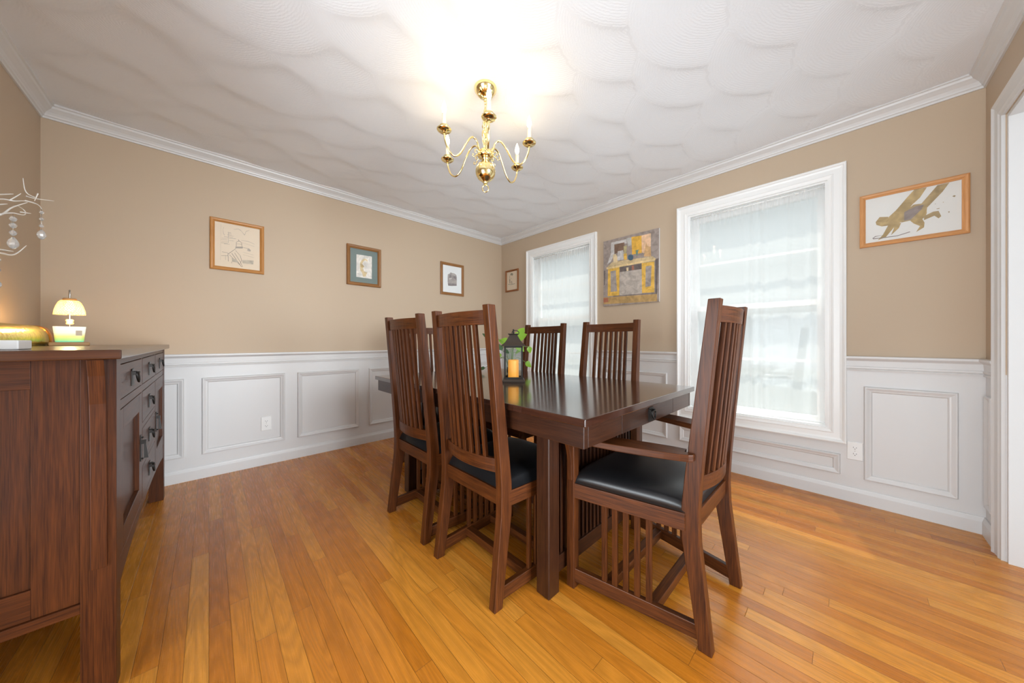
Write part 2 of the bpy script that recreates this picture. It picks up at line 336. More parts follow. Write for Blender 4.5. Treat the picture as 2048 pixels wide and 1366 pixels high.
# combed plaster ceiling with overlapping fans as real relief
nx, ny = 300, 310
xs = np.linspace(XL-.02, XR+.02, nx); ys = np.linspace(YF-.02, YB+.02, ny)
GX, GY = np.meshgrid(xs, ys); H = np.zeros_like(GX); RG = np.zeros_like(GX)
rs = np.random.RandomState(4); cents = []
rad = .36; row = .25; w = .50
j = 0; yy = YB + .5
while yy > YF - .5:
    xx = XL - .6 + (j % 2)*w/2
    while xx < XR + .6:
        cents.append((xx + rs.uniform(-.05, .05), yy + rs.uniform(-.03, .03), rad*rs.uniform(.9, 1.08))); xx += w
    yy -= row; j += 1
th = R(-18)
for cx_, cy_, r_ in cents:
    a, b_ = 1.1, .3
    px, py = cx_*math.cos(th)-(cy_-a)*math.sin(th), cx_*math.sin(th)+(cy_-a)*math.cos(th)+a
    D = np.hypot(GX-px, GY-py); M_ = D < r_
    H[M_] = .0080*(D[M_]/r_)**1.5; RG[M_] = D[M_]
for _ in range(11):
    P_ = np.pad(H, 1, mode='edge'); H = (P_[:-2, 1:-1] + P_[2:, 1:-1] + P_[1:-1, :-2] + P_[1:-1, 2:] + 2*P_[1:-1, 1:-1])/6
vs = np.stack([GX.ravel(), GY.ravel(), (ZC - H).ravel()], 1)
idx = np.arange(nx*ny).reshape(ny, nx)
fs = np.stack([idx[:-1, :-1].ravel(), idx[1:, :-1].ravel(), idx[1:, 1:].ravel(), idx[:-1, 1:].ravel()], 1)
me = bpy.data.meshes.new('ceiling'); me.from_pydata(vs.tolist(), [], fs.tolist()); me.materials.append(MATS['ceiling_plaster'])
me.attributes.new('ring', 'FLOAT', 'POINT').data.foreach_set('value', RG.ravel().astype(np.float32))
me.polygons.foreach_set('use_smooth', [True]*len(me.polygons))
ce = bpy.data.objects.new('ceiling', me); COL.objects.link(ce); struct(ce)
struct(MB().box((XL-.2, YF-.2, ZC+.03), (XR+.2, YB+.2, ZC+.10)).build('ceiling_slab', 'white_paint'))
bpy.data.objects['ceiling_slab'].parent = ce
# walls: white panelled lower part, tan above
def wallmb(segs):
    m = MB()
    for a, b, mi in segs: m.box(a, b, m=mi)
    return m
WM = ['wall_tan', 'white_paint']
DY0, DY1 = -.35, 1.12      # doorway added in the left wall, out of view, to let fill light in
struct(wallmb([((XL-T, YF-T, 0), (XL, DY0, RAILZ), 1), ((XL-T, YF-T, RAILZ), (XL, DY0, ZC+.05), 0), ((XL-T, DY1, 0), (XL, YB+T, RAILZ), 1), ((XL-T, DY1, RAILZ), (XL, YB+T, ZC+.05), 0), ((XL-T, DY0, OPZ), (XL, DY1, ZC+.05), 0)]).build('wall_left', WM))
struct(MB().box((-3.0, -1.2, -.05), (XL-.051, 2.0, 0)).build('floor_added_room', 'bounce_grey'))  # unseen floor added behind the doorway made for the fill light
struct(wallmb([((XL, YB, 0), (XR, YB+T, RAILZ), 1), ((XL, YB, RAILZ), (XR, YB+T, ZC+.05), 0)]).build('wall_back', WM))
segs = []
ycuts = [YF-T, WIN[0][0], WIN[0][1], WIN[1][0], WIN[1][1], YB+T]
for i in (0, 2, 4):
    segs += [((XR, ycuts[i], 0), (XR+T, ycuts[i+1], RAILZ), 1), ((XR, ycuts[i], RAILZ), (XR+T, ycuts[i+1], ZC+.05), 0)]
for y0, y1 in WIN: segs += [((XR, y0, 0), (XR+T, y1, WZ0), 1), ((XR, y0, WZ1), (XR+T, y1, ZC+.05), 0)]
struct(wallmb(segs).build('wall_right', WM))
struct(wallmb([((XL, YF-T, 0), (OPX0, YF, RAILZ), 1), ((XL, YF-T, RAILZ), (OPX0, YF, ZC+.05), 0), ((OPX0, YF-T, OPZ), (OPX1, YF, ZC+.05), 0),
    ((OPX1, YF-T, 0), (XR, YF, RAILZ), 1), ((OPX1, YF-T, RAILZ), (XR, YF, ZC+.05), 0)]).build('wall_front', WM))
# profiles (distance from wall, height)
CROWN = [(0, 0), (.008, 0), (.010, .010), (.016, .014), (.018, .022), (.026, .034), (.040, .046), (.048, .052), (.052, .062), (.060, .066), (.060, .082), (0, .082)]
RAIL = [(0, -.092), (.008, -.092), (.010, -.084), (.006, -.080), (.011, -.075), (.011, -.066), (.007, -.062), (.009, -.03), (.014, -.024), (.022, -.018), (.026, -.012), (.026, -.003), (.022, 0), (0, 0)]
BASE = [(0, 0), (.014, 0), (.014, .066), (.011, .074), (.008, .082), (.006, .090), (0, .090)]
def run(profile, z, side, a, b, name, mat='white_paint'):
    """moulding along a wall, mitred at room corners by simple overlap"""
    m = MB(); sc = 1
    def P(d, h, t):
        return {'back': (t, YB-d, z+h), 'right': (XR-d, t, z+h), 'left': (XL+d, t, z+h), 'front': (t, YF+d, z+h)}[side]
    def ring(t, k): return [P(d, h, t + k*d) for d, h in profile]
    ka = 1 if a[1] else 0; kb = -1 if b[1] else 0
    m.loft([ring(a[0], ka), ring(b[0], kb)], L={'back': (1,0,0), 'front': (1,0,0)}.get(side, (0,1,0)))
    o = m.build(name, mat); struct(o); return o
n_t = [0]
def trim(profile, z, side, a, b):
    n_t[0] += 1; return run(profile, z, side, a, b, 'trim_%d' % n_t[0])
ZB = ZC - .078
trim(CROWN, ZB, 'back', (XL, 1), (XR, 1)); trim(CROWN, ZB, 'right', (YF, 1), (YB, 1)); trim(CROWN, ZB, 'left', (YF, 1), (YB, 1)); trim(CROWN, ZB, 'front', (XL, 1), (XR, 1))
ZR = .922
CA = .086
trim(RAIL, ZR, 'back', (XL, 1), (XR, 1)); trim(RAIL, ZR, 'left', (DY1+.088, 0), (YB, 1))
trim(RAIL, ZR, 'right', (YF, 1), (-.008, 0)); trim(RAIL, ZR, 'right', (.998, 0), (1.790, 0)); trim(RAIL, ZR, 'right', (2.800, 0), (YB, 1))
trim(RAIL, ZR, 'front', (OPX1+.088, 0), (XR, 1)); trim(RAIL, ZR, 'front', (XL, 1), (OPX0-.088, 0))
run(BASE, 0, 'back', (XL, 1), (XR, 1), 'baseboard_back'); run(BASE, 0, 'right', (YF, 1), (YB, 1), 'baseboard_right'); run(BASE, 0, 'left', (DY1+.088, 0), (YB, 1), 'baseboard_left')
run(BASE, 0, 'front', (OPX1+.088, 0), (XR, 1), 'baseboard_front')
# white skirt between the wall top colour break and the rail is covered by the rail itself
PROF = [(0, 0), (.003, .013), (.006, .016), (.010, .016), (.018, .012), (.024, .009), (.030, .008), (.034, .004), (.036, 0)]   # (inward, height)
def frame_mould(side, t0, t1, z0, z1, prof=PROF, name=None, mat='white_paint'):
    m = MB()
    def P(t, z, d): return {'back': (t, YB-d, z), 'right': (XR-d, t, z), 'left': (XL+d, t, z), 'front': (t, YF+d, z)}[side]
    corners = [(t0, z0, 1, 1), (t1, z0, -1, 1), (t1, z1, -1, -1), (t0, z1, 1, -1)]
    rings = [[P(t+sx*i, z+sz*i, d) for i, d in prof] for t, z, sx, sz in corners]
    m.loft(rings, cap=False, closed=True, L=(0, 0, 1))
    if name is None: n_t[0] += 1; name = 'trim_%d' % n_t[0]
    o = m.build(name, mat); struct(o); return o
for t0, t1 in ((-.66, -.13), (-.039, .470), (.558, 1.069), (1.160, 1.67), (1.76, 2.27), (2.36, 2.87)): frame_mould('back', t0, t1, .174, .743)
for t0, t1 in ((-.431, -.085), (1.084, 1.715), (2.88, 3.21)): frame_mould('right', t0, t1, .155, .735)
frame_mould('right', .015, .985, .158, .290); frame_mould('right', 1.81, 2.79, .158, .290)
frame_mould('front', 2.80, 2.90, .155, .735); frame_mould('left', 1.4, 2.9, .155, .735)
# cased opening
CAS = [(0, 0), (0, .020), (.010, .024), (.016, .020), (.022, .017), (.060, .014), (.066, .017), (.074, .013), (.086, .011), (.086, 0)]
def casing_left():  # casing around the added left doorway
    m = MB(); rings = []
    for k, (y, z) in enumerate([(DY0, 0), (DY0, OPZ), (DY1, OPZ), (DY1, 0)]):
        s = 1 if y == DY1 else -1
        rings.append([(XL + d, y + s*(.088-i), z + (0 if z == 0 else (.088-i))) for i, d in CAS])
    m.loft(rings, L=(0, 0, 1)); n_t[0] += 1; struct(m.build('trim_%d' % n_t[0], 'white_paint'))
casing_left()
def casing_front():
    m = MB(); pts = [(OPX1, 0), (OPX1, OPZ), (OPX0, OPZ), (OPX0, 0)]; rings = []
    for k, (x, z) in enumerate(pts):
        s = 1 if x == OPX1 else -1
        rings.append([(x + s*(.088-i), YF + d, z + (0 if z == 0 else (.088-i))) for i, d in CAS])
    m.loft(rings, L=(0, 0, 1))
    n_t[0] += 1; o = m.build('trim_%d' % n_t[0], 'white_paint'); struct(o)
casing_front()
n_t[0] += 1
jb = MB()
jb.box((OPX1-.018, YF-T-.02, 0), (OPX1+.001, YF-.004, OPZ+.001)); jb.box((OPX0-.001, YF-T-.02, 0), (OPX0+.018, YF-.004, OPZ+.001)); jb.box((OPX0+.018, YF-T-.02, OPZ-.018), (OPX1-.018, YF-.004, OPZ+.001))
struct(jb.build('trim_%d' % n_t[0], 'white_paint'))
struct(MB().box((.0, -3.4, 2.5), (XR+.05, YF-T, 2.6)).build('ceiling_hall_added', 'white_paint')); struct(MB().box((-3.0, -1.2, 2.5), (XL-T, 2.0, 2.6)).build('ceiling_added_room', 'white_paint'))  # unseen roofs added to block the sky, leaving only the fill lamps
# neighbouring hall, glimpsed only past the jamb
struct(MB().box((OPX1+.0, -3.2, 0), (OPX1+.1, YF-T, 2.5)).build('wall_hall', 'white_paint'))

# windows
WC = [(0, 0), (0, .024), (.006, .027), (.012, .024), (.018, .017), (.030, .014), (.056, .014), (.062, .017), (.068, .014), (.078, .012), (.086, .012), (.086, 0)]
for k, (y0, y1) in enumerate(WIN):
    wo = bpy.data.objects.new('window_%d' % (k+1), None); COL.objects.link(wo); wo['kind'] = 'structure'; wo.location = (XR, (y0+y1)/2, WZ0)
    def reparent(o): o.parent = wo; o.matrix_parent_inverse = Matrix.Translation(-wo.location); return o
    f = frame_mould('right', y0-.086, y1+.086, WZ0-.086, WZ1+.086, WC, 'window_casing', 'window_white'); del f['kind']; reparent(f)
    m = MB()   # jamb lining
    m.box((XR-.001, y0-.001, WZ0), (XR+T, y0+.012, WZ1)); m.box((XR-.001, y1-.012, WZ0), (XR+T, y1+.001, WZ1)); m.box((XR-.001, y0+.012, WZ1-.012), (XR+T, y1-.012, WZ1+.001)); m.box((XR-.001, y0+.012, WZ0-.001), (XR+T, y1-.012, WZ0+.012))
    reparent(m.build('jamb_lining', 'window_white'))
    zm = 1.285
    def sash(x, z0, z1, muntins, nm):
        m = MB(); w_ = .04
        m.box((x, y0+.012, z0), (x+.032, y0+.012+w_, z1)); m.box((x, y1-.012-w_, z0), (x+.032, y1-.012, z1))
        m.box((x, y0+.052, z0), (x+.032, y1-.052, z0+w_)); m.box((x, y0+.052, z1-w_), (x+.032, y1-.052, z1))
        for z in muntins: m.box((x+.008, y0+.052, z-.009), (x+.024, y1-.052, z+.009))
        s_ = reparent(m.build(nm, 'window_white'))
        g_ = MB().box((x+.014, y0+.05, z0+.038), (x+.017, y1-.05, z1-.038)).build('pane', 'pane', s_)
        return s_
    sash(XR+.100, zm-.02, WZ1-.012, (1.66,), 'upper_sash'); sash(XR+.064, WZ0+.012, zm+.02, (.877,), 'lower_sash')

# grounds outside
struct(MB().box((XR+T+.3, -14, -.65), (24, 16, -.60)).build('ground', 'ground_pale'))

# ============================================================ curtains
def curtain(y0, y1, ztop, zbot, seed, label):
    t = thing('sheer_curtain', label, 'curtain', (XR+.016, (y0+y1)/2, zbot))
    rnd = random.Random(seed); nu, nv = 260, 36; cy = (y0+y1)/2
    gather = [(rnd.uniform(.3, .75), rnd.uniform(.05, .11)) for _ in range(2)]
    ph = [rnd.uniform(0, 6.28) for _ in range(6)]
    vs, fs = [], []
    for j in range(nv+1):
        v = j/nv; z = zbot + (ztop-zbot)*v
        for i in range(nu+1):
            u = i/nu
            fold = .0070*math.sin(u*34+ph[0]+1.6*math.sin(u*7+ph[2])) + .005*math.sin(u*83+ph[1])*v + .004*math.sin(u*27+ph[2]+v*1.2)
            big = sum(.012*math.exp(-((u-g_)/w_)**2)*math.sin((u-g_)*70+ph[3]) for g_, w_ in gather)
            amp = .55 + .45*math.sin(u*5+ph[4])
            top = .004*math.sin(u*190+ph[5])*max(0, (v-.93)/.07)
            y = y0 + (y1-y0)*u + .006*math.sin(u*46+ph[0]+1.5)*amp
            vs.append((fold*amp*(.55+.45*(1-v)) + big*(.8-.3*v) + top, y-cy, z-zbot + (.006*math.sin(u*7+ph[1]) if j == 0 else 0)))
    for j in range(nv):
        for i in range(nu):
            a = j*(nu+1)+i; fs.append([a, a+1, a+nu+2, a+nu+1])
    m = MB(); m.add(vs, fs, sm=True); m.build('curtain_cloth', 'sheer', t)
    m = MB()   # doubled bottom hem
    hv, hf = [], []
    for i in range(nu+1):
        b = vs[i]; c = vs[(nu+1)*1+i]
        hv += [(b[0]-.0016, b[1], b[2]-.001), (c[0]-.0016, c[1], b[2]+.035)]
    for i in range(nu): hf.append([2*i, 2*i+2, 2*i+3, 2*i+1])
    m.add(hv, hf, sm=True).build('hem', 'sheer', t)
    m = MB(); m.tube([(0, y0-cy-.02, ztop-zbot-.012), (0, y1-cy+.02, ztop-zbot-.012)], .005, 10); m.build('curtain_rod', 'window_white', t)
    return t
curtain(.089, .899, 2.058, .470, 3, 'white sheer curtain gathered on a rod in the large window behind the armchair')
curtain(1.889, 2.700, 2.058, .470, 8, 'white sheer curtain gathered on a rod in the far window near the corner')

# ============================================================ CHAIRS
def lerp(a, b, t): return a+(b-a)*t
def itp(tab, z):
    for (z0, *a), (z1, *b) in zip(tab, tab[1:]):
        if z <= z1: t = max(0, (z-z0)/(z1-z0)); return [lerp(p, q, t) for p, q in zip(a, b)]
    return list(tab[-1][1:])
REAR = [(0, 0, .040, .2225), (.20, .022, .048, .2195), (.34, .038, .054, .2180), (.44, .041, .054, .2175), (.60, .031, .049, .2150), (1.155, -.020, .036, .2070)]  # z, back x, depth, outer half width
PT = .035
def make_chair(arms, label):
    t = thing('arm_dining_chair' if arms else 'dining_chair', label, 'chair')
    hf = .305 if arms else .243
    W_ = 'oak_chair'
    for s in (1, -1):
        m = MB(); rings = []
        for z in (0, .1, .2, .28, .34, .38, .42, .46, .55, .7, .85, 1.0, 1.155):
            xb, dp, ow = itp(REAR, z); rings.append([(xb, s*ow, z), (xb+dp, s*ow, z), (xb+dp, s*(ow-PT), z), (xb, s*(ow-PT), z)])
        m.loft(rings, L=(0, 0, 1)); m.build('rear_leg', W_, t, .0025)
        zt = .617 if arms else .428
        m = MB(); m.box((.473, s*hf, 0), (.509, s*(hf-.036), zt)); m.build('front_leg', W_, t, .0025)
        # lower side rail + slats + seat side rail
        def side(x): return lerp(.2185, hf, (x-.06)/(.49-.06))
        m = MB(); m.loft([[(x, s*(side(x)-.004), z0), (x, s*(side(x)-.026), z0), (x, s*(side(x)-.026), z1), (x, s*(side(x)-.004), z1)] for x, z0, z1 in ((.040, .022, .072), (.478, .028, .082))])
        m.build('side_stretcher', W_, t, .002)
        m = MB(); m.loft([[(x, s*(side(x)-.002), z0), (x, s*(side(x)-.026), z0), (x, s*(side(x)-.026), z1), (x, s*(side(x)-.002), z1)] for x, z0, z1 in ((.080, .372, .432), (.480, .372, .432))])
        m.build('seat_side_rail', W_, t, .002)
        for k in range(5):
            x = .197 + k*.040; y = side(x)-.015
            m = MB(); m.box((x-.010, s*(y-.007), .074), (x+.010, s*(y+.007), .376)); m.build('side_slat', W_, t, .0015)
    m = MB(); m.box((.478, hf-.036, .372), (.502, -hf+.036, .430), L=(0, 1, 0)); m.build('seat_front_rail', W_, t, .002)
    m = MB(); m.box((.052, .183, .372), (.074, -.183, .432), L=(0, 1, 0)); m.build('seat_back_rail', W_, t, .002)
    for x in (.172, .337):
        yy_ = lerp(.2185, hf, (x-.06)/.43)-.02
        m = MB(); m.box((x, yy_, .036), (x+.034, -yy_, .072), L=(0, 1, 0)); m.build('cross_stretcher', W_, t, .002)
    # bowed back rails and slats
    def bowed(zc0, zc1, bow, off, name, thick=.020):
        m = MB(); rings = []
        for k in range(13):
            u = -1 + k/6; xb0, d0, o0 = itp(REAR, zc0); xb1, d1, o1 = itp(REAR, zc1)
            b = -bow*(1-u*u)
            y0_, y1_ = u*(o0-PT+.002), u*(o1-PT+.002)
            rings.append([(xb0+off+b, y0_, zc0), (xb0+off+thick+b, y0_, zc0), (xb1+off+thick+b, y1_, zc1), (xb1+off+b, y1_, zc1)])
        m.loft(rings, L=(0, 1, 0)); m.build(name, W_, t, .002)
    bowed(1.080, 1.136, .026, .010, 'top_rail'); bowed(.497, .552, .034, .020, 'lower_back_rail')
    for k in range(7):
        y = (k-3)*.0385; rings = []
        u = y/.175
        x0 = itp(REAR, .552)[0]+.022-.034*(1-u*u); x1 = itp(REAR, 1.08)[0]+.012-.026*(1-u*u)
        yt = y*.965
        m = MB(); m.loft([[(x0, y-.0095, .549), (x0+.015, y-.0095, .549), (x0+.015, y+.0095, .549), (x0, y+.0095, .549)], [(x1, yt-.0095, 1.083), (x1+.015, yt-.0095, 1.083), (x1+.015, yt+.0095, 1.083), (x1, yt+.0095, 1.083)]])
        m.build('back_slat', W_, t, .0015)
    # cushion
    n = 30; vs, fs = [], []
    for sgn in (1, 0):
        for j in range(n+1):
            for i in range(n+1):
                u = -1+2*i/n; v = -1+2*j/n
                x = lerp(.060, .510, (v+1)/2)
                if v > .55: x -= .020*((abs(u))**4)*((v-.55)/.45)
                hw = lerp(.214, hf-.004, min(1, max(0, (x-.06)/.43)))
                if arms and x > .46: hw = hf-.037 if False else hw
                y = u*hw
                e = ((1-abs(u)**5)*(1-abs(v)**5))**.42
                z = .434 + (.056*e if sgn else 0)
                if arms and sgn and v > .6: z += .0022*math.sin(u*44)*((v-.6)/.4)*e
                vs.append((x, y, z))
    N1 = (n+1)*(n+1)
    for j in range(n):
        for i in range(n):
            a = j*(n+1)+i; fs.append([a, a+1, a+n+2, a+n+1]); fs.append([N1+a, N1+a+n+1, N1+a+n+2, N1+a+1])
    edge = [i for i in range(n+1)] + [(n+1)*j+n for j in range(1, n+1)] + [(n+1)*n+i for i in range(n-1, -1, -1)] + [(n+1)*j for j in range(n-1, 0, -1)]
    for a, b in zip(edge, edge[1:]+edge[:1]): fs.append([a, b, N1+b, N1+a])
    MB().add(vs, fs, sm=True).build('seat', 'leather', t)
    if arms:
        for s in (1, -1):
            sec = [(.052, .2125, .232), (.062, .2125, .244), (.084, .2125, .254), (.088, .178, .257), (.13, .182, .274), (.20, .198, .299), (.28, .220, .322), (.36, .243, .338), (.43, .258, .345), (.475, .264, .345), (.503, .268, .342), (.516, .274, .334)]
            m = MB(); m.loft([[(x, s*yo, .617), (x, s*yi, .617), (x, s*yi, .641), (x, s*yo, .641)] for x, yi, yo in sec], L=(1, 0, 0)); m.build('armrest', W_, t, .003)
            pr = [(hf-.001, .445), (hf+.006, .445)] + [(hf+.006+.030*(q/8)**2.4, .445+.172*q/8) for q in range(1, 9)] + [(hf-.001, .617)]
            m = MB(); m.loft([[(.479, s*y, z) for y, z in pr], [(.498, s*y, z) for y, z in pr]], L=(0, 0, 1)); m.build('arm_corbel', W_, t, .0015)
    return t
index = 0
side_proto = make_chair(False, 'high-backed slatted dining chair nearest the camera on the left long side of the table')
arm_proto = make_chair(True, 'slatted armchair with black leather seat at the near end of the table')
index_children()
G1 = 'mission dining chairs around the table'
def place(o, x, y, deg, label=None, g=G1):
    o.location = (x, y, 0); o.rotation_euler = (0, 0, R(deg)); o['group'] = g
    if label: o['label'] = label
place(side_proto, .767, 1.118, 0)
place(copy_tree(side_proto), .769, 1.664, 0, 'high-backed side chair left of the table, second from the camera')
place(copy_tree(side_proto), 1.992, 1.110, 180, 'side chair across the table, in front of the wall between the two windows')
place(copy_tree(side_proto), 1.985, 1.690, 180, 'side chair on the window side of the table, just right of the black lantern')
place(arm_proto, 1.385, .291, 90)
place(copy_tree(arm_proto), 1.383, 2.59, -90, 'armchair at the far end of the table, mostly hidden behind the two left chairs')

# ============================================================ TABLE
TX0, TX1, TY0, TY1, TZ = .852, 1.901, .559, 2.300, .77
tb = thing('dining_table', 'dark stained rectangular trestle dining table with drawer and slatted base', 'table', ((TX0+TX1)/2, (TY0+TY1)/2, 0))
tcx, tcy = (TX0+TX1)/2, (TY0+TY1)/2; hx, hy = (TX1-TX0)/2, (TY1-TY0)/2
MB().box((-hx, -hy, TZ-.026), (hx, hy, TZ), L=(1, 0, 0)).build('tabletop', 'oak_top', tb, .003)
ai = .016; az0 = .668
def apron(a, b, nm, L): return MB().box(a, b, L=L).build(nm, 'oak_table', tb, .002)
apron((-hx+ai, -hy+ai, az0), (-hx+ai+.024, hy-ai, TZ-.027), 'apron', (0, 1, 0)); apron((hx-ai-.024, -hy+ai, az0), (hx-ai, hy-ai, TZ-.027), 'apron', (0, 1, 0))
apron((-hx+ai+.024, hy-ai-.024, az0), (hx-ai-.024, hy-ai, TZ-.027), 'apron', (1, 0, 0))
dw = .255
apron((-hx+ai+.0245, -hy+ai, az0), (-dw-.0015, -hy+ai+.024, TZ-.027), 'apron', (1, 0, 0)); apron((dw+.0015, -hy+ai, az0), (hx-ai-.0245, -hy+ai+.024, TZ-.027), 'apron', (1, 0, 0))
dr = MB(); dr.box((-dw, -hy+ai, az0), (dw, -hy+ai+.02, TZ-.029), L=(1, 0, 0)); dr.box((-dw+.02, -hy+ai+.021, az0+.012), (dw-.02, -hy+.38, az0+.02)); dr = dr.build('drawer', 'oak_table', tb, .001)
def ring_pull(parent, c, ax):
    """c on the surface; ax outward normal axis: ('y',-1) or ('x',1)"""
    def T_(a, b, h): return (c[0]+a, c[1]-b, c[2]+h) if ax == 'y' else (c[0]+b, c[1]+a, c[2]+h)
    m = MB(); pl = [(-.026, -.030), (.026, -.030), (.026, .022), (.020, .030), (-.020, .030), (-.026, .022)]
    m.loft([[T_(a, 0, h) for a, h in pl], [T_(a, .0025, h) for a, h in pl]])
    for a in (-.014, .014): m.ball(T_(a, .006, .014), .0045, 10)
    m.box(T_(-.022, .002, .008), T_(-.010, .011, .020)); m.box(T_(.010, .002, .008), T_(.022, .011, .020))
    p = m.build('backplate', 'iron', parent)
    m = MB(); m.tube([T_(.018*math.cos(a_)*1.0, .012+.004*abs(math.sin(a_)), .012+.030*math.sin(a_)*(1 if math.sin(a_) < 0 else .15)) for a_ in [2*math.pi*k/20 for k in range(20)]], .0034, 8, closed=True)
    m.build('bail_pull', 'iron', parent)
ring_pull(dr, (0, -hy+ai-.0002, az0+.035), 'y')
lx = .960-tcx; ly = .796-tcy; LG = .066
for sx in (1, -1):
    for sy in (1, -1):
        x0, x1 = sorted((sx*-lx, sx*(-lx-LG))); y0, y1 = sorted((sy*-ly, sy*(-ly-LG)))
        MB().box((x0, y0, 0), (x1, y1, az0+.05)).build('leg', 'oak_table', tb, .004)
for sy in (1, -1):
    yc = sy*(-ly-LG/2)
    MB().box((lx+LG, yc-.016, .062), (-lx-LG, yc+.016, .130)).build('trestle_rail', 'oak_table', tb, .002)
    MB().box((lx+LG, yc-.016, .640), (-lx-LG, yc+.016, .700)).build('trestle_rail', 'oak_table', tb, .002)
    span = -2*lx-2*LG; nS = 22
    for k in range(nS):
        x = lx+LG+span*(k+.5)/nS
        MB().box((x-.0075, yc-.009, .128), (x+.0075, yc+.009, .642)).build('trestle_slat', 'oak_table', tb, .001)
MB().box((-.022, ly+LG/2+.016, .075), (.022, -ly-LG/2-.016, .125)).build('long_stretcher', 'oak_table', tb, .002)

# ============================================================ SIDEBOARD  (local: x depth from wall side 0.. front, y along wall)
sb = thing('sideboard', 'tall dark oak sideboard with drawers, panel doors and black pulls against the left wall', 'sideboard', (-.700, 1.385, 0), R(.55))
# local frame: front plane at x=.508 (near), length 1.75
FX = .506; Y0, Y1 = .075, 1.680; LT = .064; SZ = .993
def B_(a, b, nm, L=None, par=sb, mt='oak_board', bv=.001): return MB().box(a, b, L=L).build(nm, mt, par, bv)
B_((0, 0, SZ-.026), (.524, 1.752, SZ), 'top', (0, 1, 0), mt='oak_boardtop', bv=.003)
BZ = SZ-.0265
for x0 in (.012, FX-LT):
    for y0 in (Y0, Y1-LT): B_((x0, y0, 0), (x0+LT, y0+LT, BZ), 'leg', (0, 0, 1))
for y0, y1, s in ((Y0+.012, Y0+.030, 1), (Y1-.030, Y1-.012, -1)):
    xa, xb = .012+LT, FX-LT
    B_((xb-.080, y0, .284), (xb, y1, BZ), 'side_stile', (0, 0, 1)); B_((xa, y0, .284), (xa+.080, y1, BZ), 'side_stile', (0, 0, 1))
    B_((xa+.080, y0, .890), (xb-.080, y1, BZ), 'side_rail', (1, 0, 0)); B_((xa+.080, y0, .284), (xb-.080, y1, .362), 'side_rail', (1, 0, 0))
    B_((xa+.079, y0+.009 if s > 0 else y0+.003, .361), (xb-.079, y1-.003 if s > 0 else y1-.009, .891), 'side_panel', (0, 0, 1))
    B_((xa, y0-.008 if s > 0 else y0, .256), (xb, y1 if s > 0 else y1+.008, .2835), 'base_moulding', (1, 0, 0))
for s, yy_ in ((1, Y0), (-1, Y1)):
    pr = [(0, .372), (.008, .372), (.009, .60), (.012, .72), (.020, .84), (.036, .92), (.052, .9655), (0, .9655)]
    m = MB(); m.loft([[(FX-LT+.018, yy_-s*d, z) for d, z in pr], [(FX-LT+.048, yy_-s*d, z) for d, z in pr]], L=(0, 0, 1)); m.build('corbel', 'oak_board', sb, .0015)
B_((.014, Y0+LT, .28), (.026, Y1-LT, BZ), 'back_panel')
fy0, fy1 = Y0+LT, Y1-LT
W3 = (fy1-fy0-2*.030)/3
cols = [(fy0+.001, fy0+W3), (fy0+W3+.030, fy0+2*W3+.030), (fy0+2*W3+.060, fy1-.001)]
FR = FX-.002
m = MB()
m.box((FR-.02, fy0, .946), (FR, fy1, BZ), L=(0, 1, 0)); m.box((FR-.02, fy0, .806), (FR, fy1, .834), L=(0, 1, 0))
for a, b in ((cols[0][1], cols[1][0]), (cols[1][1], cols[2][0])):
    m.box((FR-.02, a, .834), (FR, b, .946), L=(0, 0, 1)); m.box((FR-.02, a, .350), (FR, b, .806), L=(0, 0, 1))
m.box((FR-.02, cols[1][0], .650), (FR, cols[1][1], .672), L=(0, 1, 0)); m.box((FR-.02, cols[1][0], .490), (FR, cols[1][1], .512), L=(0, 1, 0))
m.build('face_frame', 'oak_board', sb, .001)
nA = 20; pr = [(fy0, .352)] + [(fy0+(fy1-fy0)*k/nA, .272+.050*math.sin(math.pi*k/nA)**.8 if 0 < k < nA else .272) for k in range(nA+1)] + [(fy1, .352)]
MB().prism(pr, FR-.02, FR, 'x', (0, 1, 0)).build('arched_apron', 'oak_board', sb, .0015)
def drawer(y0, y1, z0, z1):
    g = .0025
    m = MB(); m.box((FR-.019, y0+g, z0+g), (FR+.0005, y1-g, z1-g), L=(0, 1, 0)); m.box((.10, y0+.02, z0+.01), (FR-.0195, y1-.02, z0+.02), L=(0, 1, 0))
    d = m.build('drawer', 'oak_board', sb, .0015); ring_pull(d, (FR+.0007, (y0+y1)/2, (z0+z1)/2-.002), 'x')
for a, b in cols: drawer(a, b, .834, .946)
a, b = cols[1]; drawer(a, b, .672, .806); drawer(a, b, .512, .650); drawer(a, b, .352, .490)
